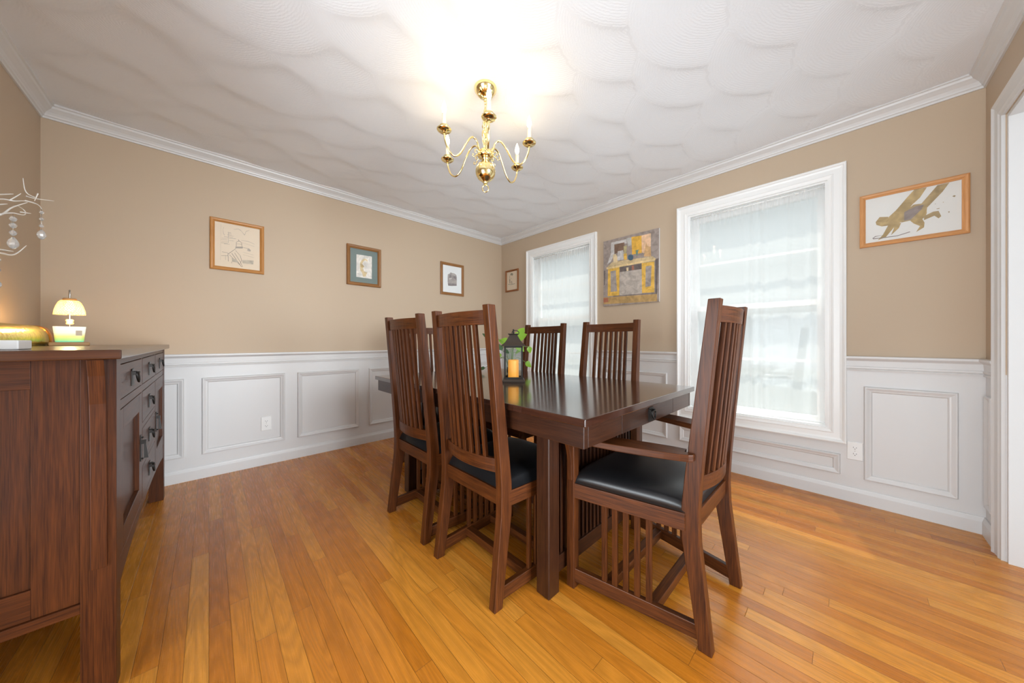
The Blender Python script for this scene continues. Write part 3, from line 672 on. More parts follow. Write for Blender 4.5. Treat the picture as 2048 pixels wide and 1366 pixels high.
def door(y0, y1, hy_):
    z0, z1 = .352, .806; g = .0025; sw = .062
    d = MB(); d.box((FR-.019, y0+g, z0+g), (FR+.0005, y0+sw, z1-g), L=(0, 0, 1)); d.box((FR-.019, y1-sw, z0+g), (FR+.0005, y1-g, z1-g), L=(0, 0, 1))
    d.box((FR-.019, y0+sw, z1-.072), (FR+.0005, y1-sw, z1-g), L=(0, 1, 0)); d.box((FR-.019, y0+sw, z0+g), (FR+.0005, y1-sw, z0+.072), L=(0, 1, 0))
    d = d.build('door', 'oak_board', sb, .0015)
    MB().box((FR-.019, y0+sw-.004, z0+.068), (FR-.012, y1-sw+.004, z1-.068), L=(0, 0, 1)).build('door_panel', 'oak_board', d)
    m = MB(); x = FR+.0007; zc = .585
    m.box((x, hy_-.010, zc-.055), (x+.003, hy_+.010, zc+.050)); m.ball((x+.005, hy_, zc+.040), .004, 8); m.ball((x+.005, hy_, zc-.046), .004, 8); m.box((x+.002, hy_-.007, zc+.014), (x+.016, hy_+.007, zc+.028))
    m.loft([[(x+.012+q[0]*.5, hy_+q[1]*.5, zc+.016) for q in ((-.006, -.006), (.006, -.006), (.006, .006), (-.006, .006))], [(x+.016+q[0], hy_+q[1], zc-.044) for q in ((-.006, -.008), (.006, -.008), (.006, .008), (-.006, .008))]])
    m.build('handle', 'iron', d)
door(*cols[0], cols[0][1]-.028); door(*cols[2], cols[2][0]+.028)
ART_PAINT = [('lg',[(0.086,0.632),(0.247,0.629),(0.251,0.589),(0.12,0.599),(0.12,0.512),(0.082,0.437),(0.041,0.419),(0.082,0.513)]),('br',[(0.12,0.605),(0.228,0.603),(0.225,0.515),(0.123,0.511)]),('lg',[(0.157,0.529),(0.215,0.529),(0.219,0.437),(0.15,0.438)]),('pg',[(0.247,0.638),(0.298,0.635),(0.301,0.56),(0.266,0.555)]),('or',[(0.298,0.638),(0.395,0.628),(0.399,0.465),(0.305,0.468)]),('pk',[(0.395,0.628),(0.484,0.629),(0.482,0.509),(0.418,0.459),(0.401,0.468)]),('tn',[(0.041,0.391),(0.099,0.434),(0.222,0.428),(0.499,0.414),(0.528,0.387)]),('cr',[(0.106,0.502),(0.131,0.509),(0.15,0.487),(0.157,0.424),(0.113,0.419)]),('ol',[(0.219,0.565),(0.254,0.567),(0.246,0.487),(0.223,0.491)]),('yl',[(0.219,0.492),(0.251,0.492),(0.252,0.431),(0.224,0.43)]),('bl',[(0.261,0.454),(0.271,0.47),(0.291,0.473),(0.313,0.46),(0.317,0.437),(0.31,0.417),(0.288,0.414),(0.266,0.427)]),('te',[(0.338,0.501),(0.371,0.503),(0.362,0.482),(0.36,0.452),(0.342,0.453),(0.344,0.485)]),('og',[(0.441,0.555),(0.45,0.521),(0.482,0.503),(0.486,0.415),(0.419,0.426),(0.427,0.492)]),('py',[(0.034,0.389),(0.527,0.389),(0.531,0.371),(0.037,0.37)]),('yl',[(0.051,0.369),(0.176,0.37),(0.173,0.091),(0.048,0.095)]),('gr',[(0.079,0.343),(0.137,0.344),(0.15,0.134),(0.082,0.135)]),('dk',[(0.18,0.369),(0.398,0.368),(0.398,0.315),(0.18,0.32)]),('cr',[(0.247,0.353),(0.269,0.352),(0.269,0.319),(0.251,0.319)]),('rd',[(0.301,0.362),(0.322,0.363),(0.324,0.32),(0.303,0.32)]),('gg',[(0.18,0.32),(0.398,0.313),(0.403,0.085),(0.176,0.09)]),('yl',[(0.398,0.369),(0.515,0.365),(0.515,0.084),(0.401,0.09)]),('gr',[(0.436,0.333),(0.49,0.333),(0.482,0.145),(0.433,0.14)]),('dk',[(0.523,0.381),(0.551,0.387),(0.538,0.056),(0.523,0.072)]),('dk',[(0.007,0.361),(0.02,0.359),(0.018,0.219),(0.006,0.208)]),('fl',[(-0.001,0.087),(0.538,0.066),(0.54,-0.002),(-0.003,0.018)]),('rs',[(0.002,0.08),(0.055,0.078),(0.055,0.037),(0.001,0.034)]),('dk',[(0.11,0.093),(0.521,0.077),(0.521,0.072),(0.11,0.087)])]
ART_FOX = [('t1',[(0.213,0.296),(0.257,0.293),(0.233,0.243),(0.207,0.213),(0.176,0.161),(0.164,0.121),(0.121,0.097),(0.111,0.124),(0.118,0.165),(0.146,0.197),(0.186,0.258)]),('t2',[(0.293,0.292),(0.333,0.293),(0.31,0.25),(0.258,0.178),(0.254,0.131),(0.242,0.119),(0.195,0.121),(0.164,0.118),(0.176,0.176),(0.21,0.21),(0.238,0.207)]),('t1',[(0.066,0.148),(0.082,0.174),(0.116,0.166),(0.121,0.113),(0.09,0.115),(0.069,0.13)]),('t1',[(0.118,0.122),(0.144,0.107),(0.106,0.046),(0.074,0.035),(0.095,0.064)]),('t1',[(0.141,0.116),(0.165,0.117),(0.156,0.088),(0.126,0.053),(0.136,0.086)]),('t1',[(0.198,0.12),(0.238,0.128),(0.249,0.095),(0.247,0.069),(0.219,0.049),(0.233,0.08),(0.21,0.101)]),('t1',[(0.231,0.171),(0.256,0.168),(0.257,0.145),(0.238,0.117),(0.219,0.129)]),('t2',[(0.247,0.133),(0.279,0.149),(0.297,0.148),(0.306,0.116),(0.297,0.106),(0.283,0.125),(0.247,0.11)]),('pu',[(0.176,0.176),(0.219,0.198),(0.247,0.2),(0.238,0.173),(0.2,0.127),(0.176,0.126)]),('t2',[(0.342,0.214),(0.348,0.218),(0.354,0.214),(0.349,0.208)]),('t2',[(0.328,0.133),(0.332,0.136),(0.334,0.131),(0.331,0.127)]),('t2',[(0.29,0.162),(0.301,0.163),(0.299,0.159),(0.291,0.159)]),('t2',[(0.31,0.192),(0.314,0.193),(0.314,0.188)]),('t2',[(0.283,0.191),(0.288,0.191),(0.287,0.188)]),('pu',[(0.053,0.052),(0.064,0.062),(0.1,0.062),(0.066,0.058),(0.056,0.05),(0.1,0.047),(0.151,0.046),(0.196,0.058),(0.199,0.054),(0.151,0.042),(0.095,0.043),(0.056,0.045)])]
ART_SK = [('g',[(0.101,0.294),(0.119,0.294),(0.119,0.297),(0.101,0.297)]),('g',[(0.101,0.285),(0.123,0.286),(0.123,0.288),(0.102,0.288)]),('g',[(0.098,0.275),(0.123,0.277),(0.123,0.279),(0.098,0.278)]),('g',[(0.101,0.269),(0.134,0.272),(0.134,0.274),(0.101,0.271)]),('g',[(0.079,0.256),(0.104,0.257),(0.104,0.26),(0.079,0.259)]),('g',[(0.101,0.259),(0.131,0.262),(0.132,0.264),(0.101,0.262)]),('g',[(0.065,0.242),(0.101,0.246),(0.101,0.248),(0.066,0.245)]),('g',[(0.106,0.249),(0.148,0.254),(0.148,0.257),(0.107,0.252)]),('g',[(0.063,0.231),(0.098,0.234),(0.098,0.237),(0.063,0.233)]),('g',[(0.106,0.233),(0.134,0.234),(0.134,0.237),(0.107,0.235)]),('g',[(0.065,0.217),(0.101,0.22),(0.101,0.222),(0.066,0.219)]),('g',[(0.063,0.205),(0.101,0.209),(0.101,0.211),(0.063,0.208)]),('g',[(0.079,0.201),(0.112,0.204),(0.112,0.206),(0.079,0.204)]),('g',[(0.103,0.298),(0.103,0.215),(0.105,0.215),(0.105,0.298)]),('g',[(0.077,0.331),(0.072,0.311),(0.073,0.311),(0.078,0.33)]),('g',[(0.072,0.31),(0.074,0.282),(0.076,0.282),(0.073,0.311)]),('g',[(0.074,0.281),(0.081,0.268),(0.083,0.27),(0.076,0.283)]),('g',[(0.134,0.325),(0.163,0.335),(0.162,0.338),(0.134,0.327)]),('g',[(0.162,0.335),(0.179,0.324),(0.18,0.327),(0.163,0.338)]),('g',[(0.179,0.325),(0.199,0.295),(0.201,0.297),(0.18,0.326)]),('g',[(0.201,0.296),(0.209,0.328),(0.208,0.329),(0.199,0.296)]),('g',[(0.209,0.327),(0.229,0.34),(0.229,0.342),(0.208,0.33)]),('g',[(0.145,0.194),(0.191,0.202),(0.188,0.188),(0.145,0.181)]),('k',[(0.15,0.231),(0.149,0.197),(0.151,0.197),(0.152,0.231)]),('k',[(0.181,0.232),(0.183,0.2),(0.185,0.2),(0.183,0.232)]),('k',[(0.151,0.23),(0.167,0.242),(0.166,0.245),(0.151,0.232)]),('k',[(0.166,0.242),(0.182,0.231),(0.183,0.233),(0.167,0.245)]),('k',[(0.161,0.251),(0.166,0.243),(0.168,0.245),(0.163,0.253)]),('k',[(0.15,0.217),(0.184,0.219),(0.184,0.221),(0.15,0.218)]),('k',[(0.148,0.181),(0.1,0.127),(0.102,0.125),(0.149,0.179)]),('k',[(0.1,0.133),(0.103,0.071),(0.105,0.071),(0.102,0.134)]),('k',[(0.109,0.123),(0.173,0.052),(0.174,0.054),(0.11,0.125)]),('k',[(0.122,0.137),(0.15,0.09),(0.152,0.092),(0.124,0.139)]),('k',[(0.15,0.09),(0.181,0.039),(0.183,0.041),(0.152,0.092)]),('k',[(0.139,0.144),(0.173,0.079),(0.175,0.08),(0.141,0.145)]),('k',[(0.173,0.079),(0.187,0.04),(0.189,0.041),(0.175,0.08)]),('k',[(0.145,0.163),(0.173,0.128),(0.174,0.129),(0.146,0.165)]),('k',[(0.173,0.128),(0.18,0.095),(0.182,0.096),(0.175,0.129)]),('k',[(0.18,0.096),(0.174,0.065),(0.176,0.065),(0.182,0.096)]),('k',[(0.087,0.114),(0.087,0.079),(0.088,0.08),(0.088,0.114)]),('k',[(0.068,0.137),(0.101,0.136),(0.101,0.138),(0.068,0.139)]),('k',[(0.063,0.107),(0.101,0.113),(0.101,0.115),(0.063,0.109)]),('g',[(0.179,0.249),(0.22,0.25),(0.22,0.253),(0.18,0.251)]),('g',[(0.22,0.25),(0.261,0.236),(0.262,0.238),(0.221,0.253)]),('g',[(0.185,0.232),(0.261,0.217),(0.262,0.219),(0.185,0.233)]),('k',[(0.191,0.195),(0.22,0.193),(0.22,0.195),(0.191,0.197)]),('g',[(0.217,0.19),(0.226,0.197),(0.238,0.183),(0.235,0.172),(0.217,0.173)]),('g2',[(0.184,0.096),(0.256,0.103),(0.253,0.072),(0.188,0.069)]),('g2',[(0.123,0.101),(0.151,0.094),(0.162,0.07),(0.126,0.073)]),('g2',[(0.191,0.157),(0.256,0.147),(0.256,0.149),(0.191,0.159)]),('g2',[(0.191,0.138),(0.256,0.127),(0.256,0.129),(0.191,0.14)]),('k',[(0.124,0.06),(0.125,0.075),(0.124,0.075),(0.122,0.06)]),('g2',[(0.061,0.348),(0.058,0.074),(0.059,0.074),(0.062,0.348)])]
ART_P2 = [('w',[(0.09,0.303),(0.236,0.307),(0.235,0.081),(0.088,0.082)]),('oc',[(0.122,0.223),(0.14,0.257),(0.166,0.277),(0.192,0.266),(0.195,0.247),(0.173,0.259),(0.155,0.244),(0.144,0.219),(0.162,0.192),(0.148,0.174),(0.162,0.146),(0.192,0.139),(0.173,0.094),(0.151,0.095),(0.14,0.135),(0.126,0.148),(0.122,0.185)]),('o2',[(0.129,0.217),(0.148,0.212),(0.162,0.196),(0.144,0.181),(0.128,0.186)])]
ART_P3 = [('m',[(0.101,0.246),(0.129,0.262),(0.143,0.278),(0.157,0.272),(0.194,0.272),(0.223,0.256),(0.23,0.22),(0.228,0.123),(0.157,0.112),(0.106,0.112),(0.099,0.163)]),('m2',[(0.119,0.245),(0.147,0.253),(0.152,0.218),(0.124,0.21)]),('m2',[(0.18,0.238),(0.223,0.24),(0.223,0.195),(0.185,0.214)]),('m2',[(0.101,0.139),(0.223,0.146),(0.223,0.124),(0.106,0.114)]),('mw',[(0.119,0.201),(0.157,0.214),(0.161,0.199),(0.124,0.188)])]
ART_P4 = [('q',[(0.084,0.223),(0.106,0.252),(0.14,0.241),(0.144,0.228),(0.127,0.21),(0.106,0.222)]),('q',[(0.077,0.218),(0.075,0.188),(0.081,0.187),(0.083,0.217)]),('q',[(0.075,0.188),(0.073,0.177),(0.079,0.176),(0.081,0.187)]),('q',[(0.07,0.174),(0.077,0.113),(0.092,0.112),(0.085,0.172)]),('q',[(0.109,0.141),(0.117,0.102),(0.128,0.101),(0.12,0.141)]),('q',[(0.045,0.102),(0.106,0.092),(0.106,0.098),(0.045,0.109)]),('q',[(0.107,0.092),(0.179,0.094),(0.177,0.101),(0.105,0.098)]),('q',[(0.099,0.184),(0.108,0.171),(0.112,0.172),(0.104,0.185)])]

# ============================================================ PICTURES
def picture(side, t_left, z0, w, h, fw, fmat, paper, art, label, mat=None, depth=.018, group=None):
    """t_left: left edge as seen from the room"""
    if side == 'A': loc = (t_left, YB, z0); rz = 0
    else: loc = (XR, t_left, z0); rz = R(-90)
    t = thing('framed_picture', label, 'picture', loc, rz, group)
    # local: x along the wall to the right, y = -out of wall, z up
    prof = [(0, 0), (0, depth*.8), (fw*.25, depth), (fw*.6, depth*.92), (fw*.85, depth*.6), (fw, depth*.5), (fw, 0)]
    m = MB(); cs = [(0, 0, 1, 1), (w, 0, -1, 1), (w, h, -1, -1), (0, h, 1, -1)]
    rings = [[(x+sx*i, -d-.001, z+sz*i) for i, d in prof] for x, z, sx, sz in cs]
    n = len(prof)
    for k in range(4):
        a, b = rings[k], rings[(k+1) % 4]
        m.loft([a, b], cap=False, L=(1, 0, 0) if k % 2 == 0 else (0, 0, 1))
    m.build('frame', fmat, t)
    e = .002
    MB().box((fw-.002, -.005, fw-.002), (w-fw+.002, -.0035, h-fw+.002)).build('mat_board' if mat else 'paper', mat or paper, t)
    cols = []; m = MB(); k = 0
    for c, pts in art:
        key = {'or': 'or', 'w': 'w'}.get(c, c)
        nm = 'paint_' + key
        if nm not in cols: cols.append(nm)
        y = -.0052 - k*.00004; k += 1
        m.add([(u, y, v) for u, v in pts], [list(range(len(pts)))], m=cols.index(nm))
    o = m.build('drawing', cols, t)
    MB().box((fw-.001, -.0086, fw-.001), (w-fw+.001, -.0076, h-fw+.001)).build('glass', 'picture_glass', t)
    return t
MATS['paint_or'] = MATS.get('paint_or') or MATS['paint_or_']
picture('A', .005, 1.562, .322, .391, .027, 'frame_oak', 'paper_cream', ART_SK, 'honey oak framed pencil sketch of a lighthouse with pine tree, nearest the sideboard')
picture('A', .953, 1.562, .322, .389, .031, 'frame_brown', 'paper_cream', ART_P2, 'brown framed small drawing with a wide grey-green mat board', mat='mat_teal', depth=.026)
picture('A', 1.976, 1.572, .329, .387, .032, 'frame_brown', 'paper_white', ART_P3, 'thin wood framed print with a small grey square on white paper, near the corner', depth=.016)
picture('B', 3.202, 1.682, .246, .290, .022, 'frame_dark', 'paper_cream', ART_P4, 'smallest dark wood framed plant drawing between corner and far window')
picture('B', -.068, 1.595, .397, .320, .025, 'frame_honey', 'paper_fox', ART_FOX, 'wood framed tan watercolour of a crouching animal to the right of the large window', depth=.02)
t = thing('canvas_painting', 'unframed painting of a yellow mantelpiece with vases, hung between the two windows', 'painting', (XR, 1.705, 1.372), R(-90))
MB().box((0, -.020, 0), (.556, -.001, .664)).build('canvas', 'paint_canvas', t)
m = MB(); cols = []
for k, (c, pts) in enumerate(ART_PAINT):
    nm = 'paint_' + c
    if nm not in cols: cols.append(nm)
    y = -.0202 - k*.00004
    m.add([(min(.554, max(.002, u)), y, min(.66, max(.004, v+.004))) for u, v in pts], [list(range(len(pts)))], m=cols.index(nm))
m.build('painted_surface', cols, t)
# lighter canvas edge on the window side
MB().box((.556, -.020, 0), (.5575, -.002, .664)).build('canvas_edge', 'white_paint', t)

# ============================================================ OUTLETS
def outlet(loc, rz, label):
    t = thing('wall_outlet', label, 'outlet', loc, rz)
    m = MB(); m.loft([[(x*s, -d, z*s2) for x, z in ((-.035, -.057), (.035, -.057), (.035, .057), (-.035, .057))] for s, s2, d in ((1, 1, .0), (1, 1, .003), (.92, .95, .0058))], L=(0, 0, 1)); m.build('cover_plate', 'plastic_white', t)
    for s in (1, -1):
        m = MB(); pts = [(.0165*math.cos(a)*1.0, .0145*math.sin(a)) for a in [2*math.pi*k/20 for k in range(20)]]
        pts = [(x, max(-.0125, min(.0125, z))) for x, z in pts]
        m.loft([[(x, -.0055, s*.0195+z) for x, z in pts], [(x, -.0075, s*.0195+z) for x, z in pts]], L=(0, 0, 1)); r_ = m.build('receptacle', 'plastic_white', t)
        m = MB(); m.box((-.0075, -.0078, s*.0195-.001), (-.0055, -.0074, s*.0195+.007)); m.box((.0055, -.0078, s*.0195-.001), (.0075, -.0074, s*.0195+.006)); m.box((-.002, -.0078, s*.0195-.0085), (.002, -.0074, s*.0195-.0045)); m.build('slots', 'slot_dark', r_)
    m = MB(); m.ball((0, -.0058, 0), .0022, 8); m.build('screw', 'steel', t)
outlet((.343, YB, .336), 0, 'white duplex outlet inside the wainscot panel on the left long wall')
outlet((XR, -.048, .323), R(-90), 'white duplex outlet below the large window beside a wainscot panel')

# ============================================================ CHANDELIER
CX, CY = 1.111, 1.376
ch = thing('chandelier', 'polished brass five-arm candle chandelier hanging over the table', 'chandelier', (CX, CY, 1.84))
Z0 = 1.84
def LZ(p): return [(r, z-Z0) for r, z in p]
zc_ = ZC-.004
m = MB(); m.lathe(LZ([(.0001, zc_-.062), (.010, zc_-.062), (.012, zc_-.056), (.016, zc_-.050), (.030, zc_-.046), (.040, zc_-.040), (.050, zc_-.028), (.060, zc_-.014), (.062, zc_-.004), (.062, zc_)]), seg=36); m.ball((0, 0, zc_-.066-Z0), .008, 12)
m.tube([(.009*math.cos(a), 0, zc_-.078-Z0+.010*math.sin(a)) for a in [2*math.pi*k/14 for k in range(14)]], .0022, 6, closed=True)
m.build('canopy', 'brass', ch)
def link(m, c, ang, r=.0017, L_=.0125, W2=.0065, tilt=(0, 0, 1)):
    tl_ = Vector(tilt).normalized(); a = Vector((math.cos(ang), math.sin(ang), 0)); a = (a - tl_*a.dot(tl_)).normalized()
    m.tube([Vector(c) + a*W2*math.cos(q) + tl_*(L_*math.sin(q) + (.004 if math.sin(q) > 0 else -.004)) for q in [2*math.pi*k/12 for k in range(12)]], r, 6, closed=True)
m = MB(); ztop, zbt = 2.340, 2.262; n = 4
for k in range(n+1): link(m, (0, 0, lerp(ztop, zbt, k/n)-.012-Z0+.006), (k % 2)*math.pi/2)
# spare chain looping down beside the column
pts = []
for k in range(31):
    u = k/30; x = -.006 - .052*math.sin(math.pi*min(1, u*1.08))**.7; z = lerp(2.300, 2.115, u) - .0
    pts.append((x*.62, x*.62, z-Z0))
for a, b in zip(pts[::2], pts[2::2]):
    mid = [(p+q)/2 for p, q in zip(a, b)]; link(m, mid, len(m.v)/72 % 2*math.pi/2 + .5, tilt=Vector(b)-Vector(a), L_=.007, W2=.0055)
m.build('chain', 'brass', ch)
m = MB(); m.lathe(LZ([(.0001, 2.246), (.006, 2.246), (.008, 2.240), (.014, 2.236), (.016, 2.230), (.010, 2.222), (.018, 2.214), (.020, 2.206), (.013, 2.198), (.017, 2.186), (.021, 2.172), (.020, 2.150), (.017, 2.125), (.012, 2.100), (.010, 2.086), (.016, 2.080), (.014, 2.072), (.0001, 2.070)]), seg=28)
m.tube([(.010*math.cos(a), 0, 2.254-Z0+.010*math.sin(a)) for a in [2*math.pi*k/14 for k in range(14)]], .0022, 6, closed=True)
m.build('column', 'brass', ch)
m = MB(); m.lathe(LZ([(.0001, 2.074), (.030, 2.074), (.036, 2.070), (.038, 2.062), (.040, 2.052), (.044, 2.046), (.042, 2.040), (.030, 2.030), (.020, 2.026), (.022, 2.020), (.014, 2.014), (.0001, 2.014)]), seg=32); m.build('hub', 'brass', ch)
m = MB(); bc, br_ = 1.957, .0555
m.lathe(LZ([(.0001, 2.016), (.018, 2.016), (.022, 2.010)] + [(br_*math.sin(a), bc+br_*math.cos(a)) for a in [math.pi*k/20 for k in range(3, 18)]] + [(.020, 1.903), (.012, 1.898), (.012, 1.890), (.007, 1.886), (.0001, 1.884)]), seg=36); m.build('ball', 'brass', ch)
m = MB(); m.tube([(.0175*math.cos(a)*.69, .0175*math.cos(a)*-.72, 1.864-Z0+.0195*math.sin(a)) for a in [2*math.pi*k/24 for k in range(24)]], .0034, 8, closed=True); m.build('ring', 'brass', ch)
# arms
def bez(pts, n=10):
    out = []
    P = [Vector(p) for p in pts]
    for i in range(len(P)-1):
        p0 = P[max(i-1, 0)]; p1 = P[i]; p2 = P[i+1]; p3 = P[min(i+2, len(P)-1)]
        for k in range(n):
            t_ = k/n; out.append(.5*((2*p1) + (p2-p0)*t_ + (2*p0-5*p1+4*p2-p3)*t_*t_ + (3*p1-p0-3*p2+p3)*t_**3))
    out.append(P[-1]); return out
ARMR = .255
camang = math.atan2(-.6909, .7230)   # direction of image right in world
for k in range(5):
    # angles measured from image right toward depth
    a0 = R((-146, -81, -6, 51, 151)[k]); ARMR = (.242, .228, .243, .285, .272)[k]; dx = math.cos(a0)*.7230 + math.sin(a0)*.6909; dy = math.cos(a0)*-.6909 + math.sin(a0)*.7230
    def A3(r, z): return (dx*r, dy*r, z-Z0)
    path = bez([A3(.036, 2.056), A3(.044, 2.075), A3(.052, 2.105), A3(.072, 2.122), A3(ARMR*.385, 2.112), A3(ARMR*.50, 2.068), A3(ARMR*.62, 2.012), A3(ARMR*.755, 1.985), A3(ARMR*.887, 2.002), A3(ARMR*.973, 2.045), A3(ARMR, 2.083)], 6)
    m = MB(); m.tube(path, .0048, 10)
    m.tube(bez([A3(.040, 2.058), A3(.060, 2.062), A3(.066, 2.048), A3(.056, 2.044)], 5), .0026, 6)
    m.tube(bez([A3(.040, 2.046), A3(.056, 2.034), A3(.070, 2.018), A3(.080, 2.024), A3(.074, 2.034)], 5), .0026, 6)
    m.ball(A3(.041, 2.054), .008, 10)
    arm = m.build('arm', 'brass', ch)
    c = A3(ARMR, 0); c = (c[0], c[1], 0)
    m = MB(); m.lathe(LZ([(.0001, 2.082), (.008, 2.082), (.012, 2.086), (.014, 2.090), (.026, 2.091), (.036, 2.098), (.0375, 2.102), (.035, 2.101), (.020, 2.096), (.0001, 2.096)]), c=(c[0], c[1], 0), seg=28); m.build('drip_pan', 'brass', arm)
    m = MB(); m.lathe(LZ([(.020, 2.097), (.0225, 2.099), (.021, 2.104), (.021, 2.117), (.0225, 2.120), (.018, 2.121), (.0001, 2.121)]), c=(c[0], c[1], 0), seg=24); m.build('candle_cup', 'brass', arm)
    m = MB(); m.lathe(LZ([(.0105, 2.118), (.0105, 2.182), (.008, 2.184), (.0001, 2.184)]), c=(c[0], c[1], 0), seg=20); m.build('candle_sleeve', 'ivory', arm)
    m = MB(); m.lathe(LZ([(.006, 2.183), (.008, 2.190), (.0115, 2.200), (.0125, 2.210), (.011, 2.222), (.007, 2.236), (.003, 2.247), (.0004, 2.253)]), c=(c[0], c[1], 0), seg=18); m.build('bulb', 'bulb', arm)
    pl_ = bpy.data.lights.new('candle_bulb_light', 'POINT'); pl_.energy = .32; pl_.color = (1, .74, .42); pl_.shadow_soft_size = .014
    po = bpy.data.objects.new('candle_bulb_light', pl_); COL.objects.link(po); po.location = (CX+c[0], CY+c[1], 2.270)

# ============================================================ LANTERN (on the table)
ln = thing('candle_lantern', 'black metal lantern with glass sides standing on the dining table', 'lantern', (1.350, 1.400, TZ), R(-46+2))
LZT = 0
def L_box(m, a, b): m.box(a, b)
hw_ = .056
m = MB(); m.loft([[(x*s, y*s, z) for x, y in ((-1, -1), (1, -1), (1, 1), (-1, 1))] for s, z in ((.068, 0), (.068, .008), (.060, .018), (.058, .020))], L=(1, 0, 0)); m.build('base', 'bronze_black', ln, .001)
m = MB()
for sx in (1, -1):
    for sy in (1, -1): m.box((sx*hw_, sy*hw_, .0195), (sx*(hw_-.008), sy*(hw_-.008), .217))
for z0_, z1_ in ((.0195, .030), (.207, .217)):
    for s in (1, -1): m.box((-hw_, s*hw_, z0_), (hw_, s*(hw_-.008), z1_)); m.box((s*hw_, -hw_+.008, z0_), (s*(hw_-.008), hw_-.008, z1_))
m.build('frame', 'lantern_black', ln)
m = MB()
for s in (1, -1): m.box((-hw_+.008, s*(hw_-.003), .030), (hw_-.008, s*(hw_-.005), .207)); m.box((s*(hw_-.003), -hw_+.008, .030), (s*(hw_-.005), hw_-.008, .207))
m.build('glass', 'lantern_glass', ln)
m = MB(); m.loft([[(x*s, y*s, z) for x, y in ((-1, -1), (1, -1), (1, 1), (-1, 1))] for s, z in ((.072, .216), (.071, .221), (.050, .240), (.034, .264), (.028, .276))], L=(1, 0, 0))
m.loft([[(x*s, y*s, z) for x, y in ((-1, -1), (1, -1), (1, 1), (-1, 1))] for s, z in ((.026, .275), (.026, .284), (.033, .288), (.033, .292))], L=(1, 0, 0)); m.build('roof', 'bronze_black', ln)
m = MB(); m.tube([(0, 0, .291), (0, 0, .312)], [.006, .004], 8); m.ball((0, 0, .314), .0055, 8)
m.tube([(.012+.022*math.cos(a), .004*math.sin(a), .296+.016*math.sin(a)) for a in [math.pi*k/12 for k in range(-1, 14)]], .0022, 6); m.build('carry_ring', 'lantern_black', ln)
cd = MB(); cd.lathe([(.0001, .001), (.031, .001), (.0325, .006), (.0325, .108), (.031, .112), (.028, .110), (.026, .104), (.0001, .102)], seg=28)
cd = cd.build('pillar_candle', 'candle_glow', None, loc=(1.350, 1.400, TZ+.0195)); tag(cd, 'amber glowing pillar candle inside the black lantern', 'candle')

# ============================================================ PLANT behind the lantern
px_, py_ = 1.655, 1.735
pt = thing('potted_plant', 'leafy green plant in a glass jar on the table behind the lantern', 'plant', (px_, py_, TZ))
m = MB(); m.lathe([(.0001, .0), (.036, 0), (.040, .005), (.041, .060), (.036, .082), (.030, .092), (.032, .098), (.029, .098), (.027, .091), (.034, .080), (.038, .058), (.037, .008), (.0001, .006)], seg=24); m.build('jar', 'lantern_glass', pt)
m = MB(); m.lathe([(.0001, .007), (.0355, .008), (.0365, .05), (.0001, .05)], seg=20); m.build('pebbles', 'soil', pt)
rl = random.Random(12)
rgt = Vector((.7230, -.6909, 0)); dep = Vector((.6909, .7230, 0))
def leaf(m, base, d, n, L_, W2):
    d = d.normalized(); s = d.cross(n).normalized(); n = s.cross(d).normalized()
    prof = [(0, .0), (.06, .42), (.18, .86), (.34, 1.0), (.52, .88), (.70, .62), (.86, .30), (1, 0.01)]
    vs, fs = [], []
    for u, w_ in prof:
        c = base + d*(u*L_) - n*(.22*L_*u*u)
        for q in (-1, -.5, 0, .5, 1): vs.append(c + s*(q*w_*W2) + n*(abs(q)*.16*W2*w_))
    for i in range(len(prof)-1):
        for k in range(4): a = i*5+k; fs.append([a, a+1, a+6, a+5])
    m.add(vs, fs, sm=True)
specs = [  # right, depth, z offset of leaf base, leaf direction (right, depth, up), length, half width
 (.022, .0, .262, (.85, .1, .45), .105, .046, 0), (-.03, .02, .235, (-.7, .1, .25), .075, .036, 0), (.03, -.01, .225, (.75, -.1, -.55), .085, .036, 0),
 (.060, .03, .300, (.5, .3, .8), .07, .030, 0), (.13, .02, .205, (.25, .0, -1), .055, .021, 0), (.105, .02, .085, (.8, .0, -.55), .060, .025, 0),
 (-.075, .02, .175, (-.35, .0, .9), .055, .018, 1), (-.085, .0, .125, (-.3, .1, .6), .045, .016, 0), (-.185, .05, .275, (-.7, .1, .6), .055, .016, 1), (-.165, .05, .225, (-.1, .1, 1), .05, .014, 1),
 (-.21, .10, .035, (-.9, .1, -.15), .055, .016, 1), (-.17, .10, .055, (.8, .1, -.3), .05, .014, 1), (.0, .03, .20, (.1, .4, .6), .07, .03, 0), (-.02, -.02, .165, (-.5, -.4, .1), .05, .022, 1), (.03, .0, .16, (.4, -.5, .2), .05, .02, 0)]
ms_ = MB()
for i, (r_, d_, z_, dr_, L_, W2, kd) in enumerate(specs):
    base = rgt*r_ + dep*d_ + Vector((0, 0, z_)); dd = rgt*dr_[0] + dep*dr_[1] + Vector((0, 0, dr_[2]))
    nn_ = (Vector((0, 0, 1)) - dep*1.3); m = MB(); leaf(m, base, dd, nn_, L_, W2); m.build('leaf', 'leaf_dark' if kd else 'leaf_green', pt)
    st = rgt*(r_*.08) + Vector((0, 0, .04)); mid = rgt*(r_*.35) + dep*(d_*.4) + Vector((0, 0, max(z_, .12)*.75+.03))
    ms_.tube(bez([st, mid, base, base+dd.normalized()*.01], 6), .0017, 6)
ms_.build('stems', 'stem_green', pt)

# ============================================================ SIDEBOARD TOP
ST = SZ
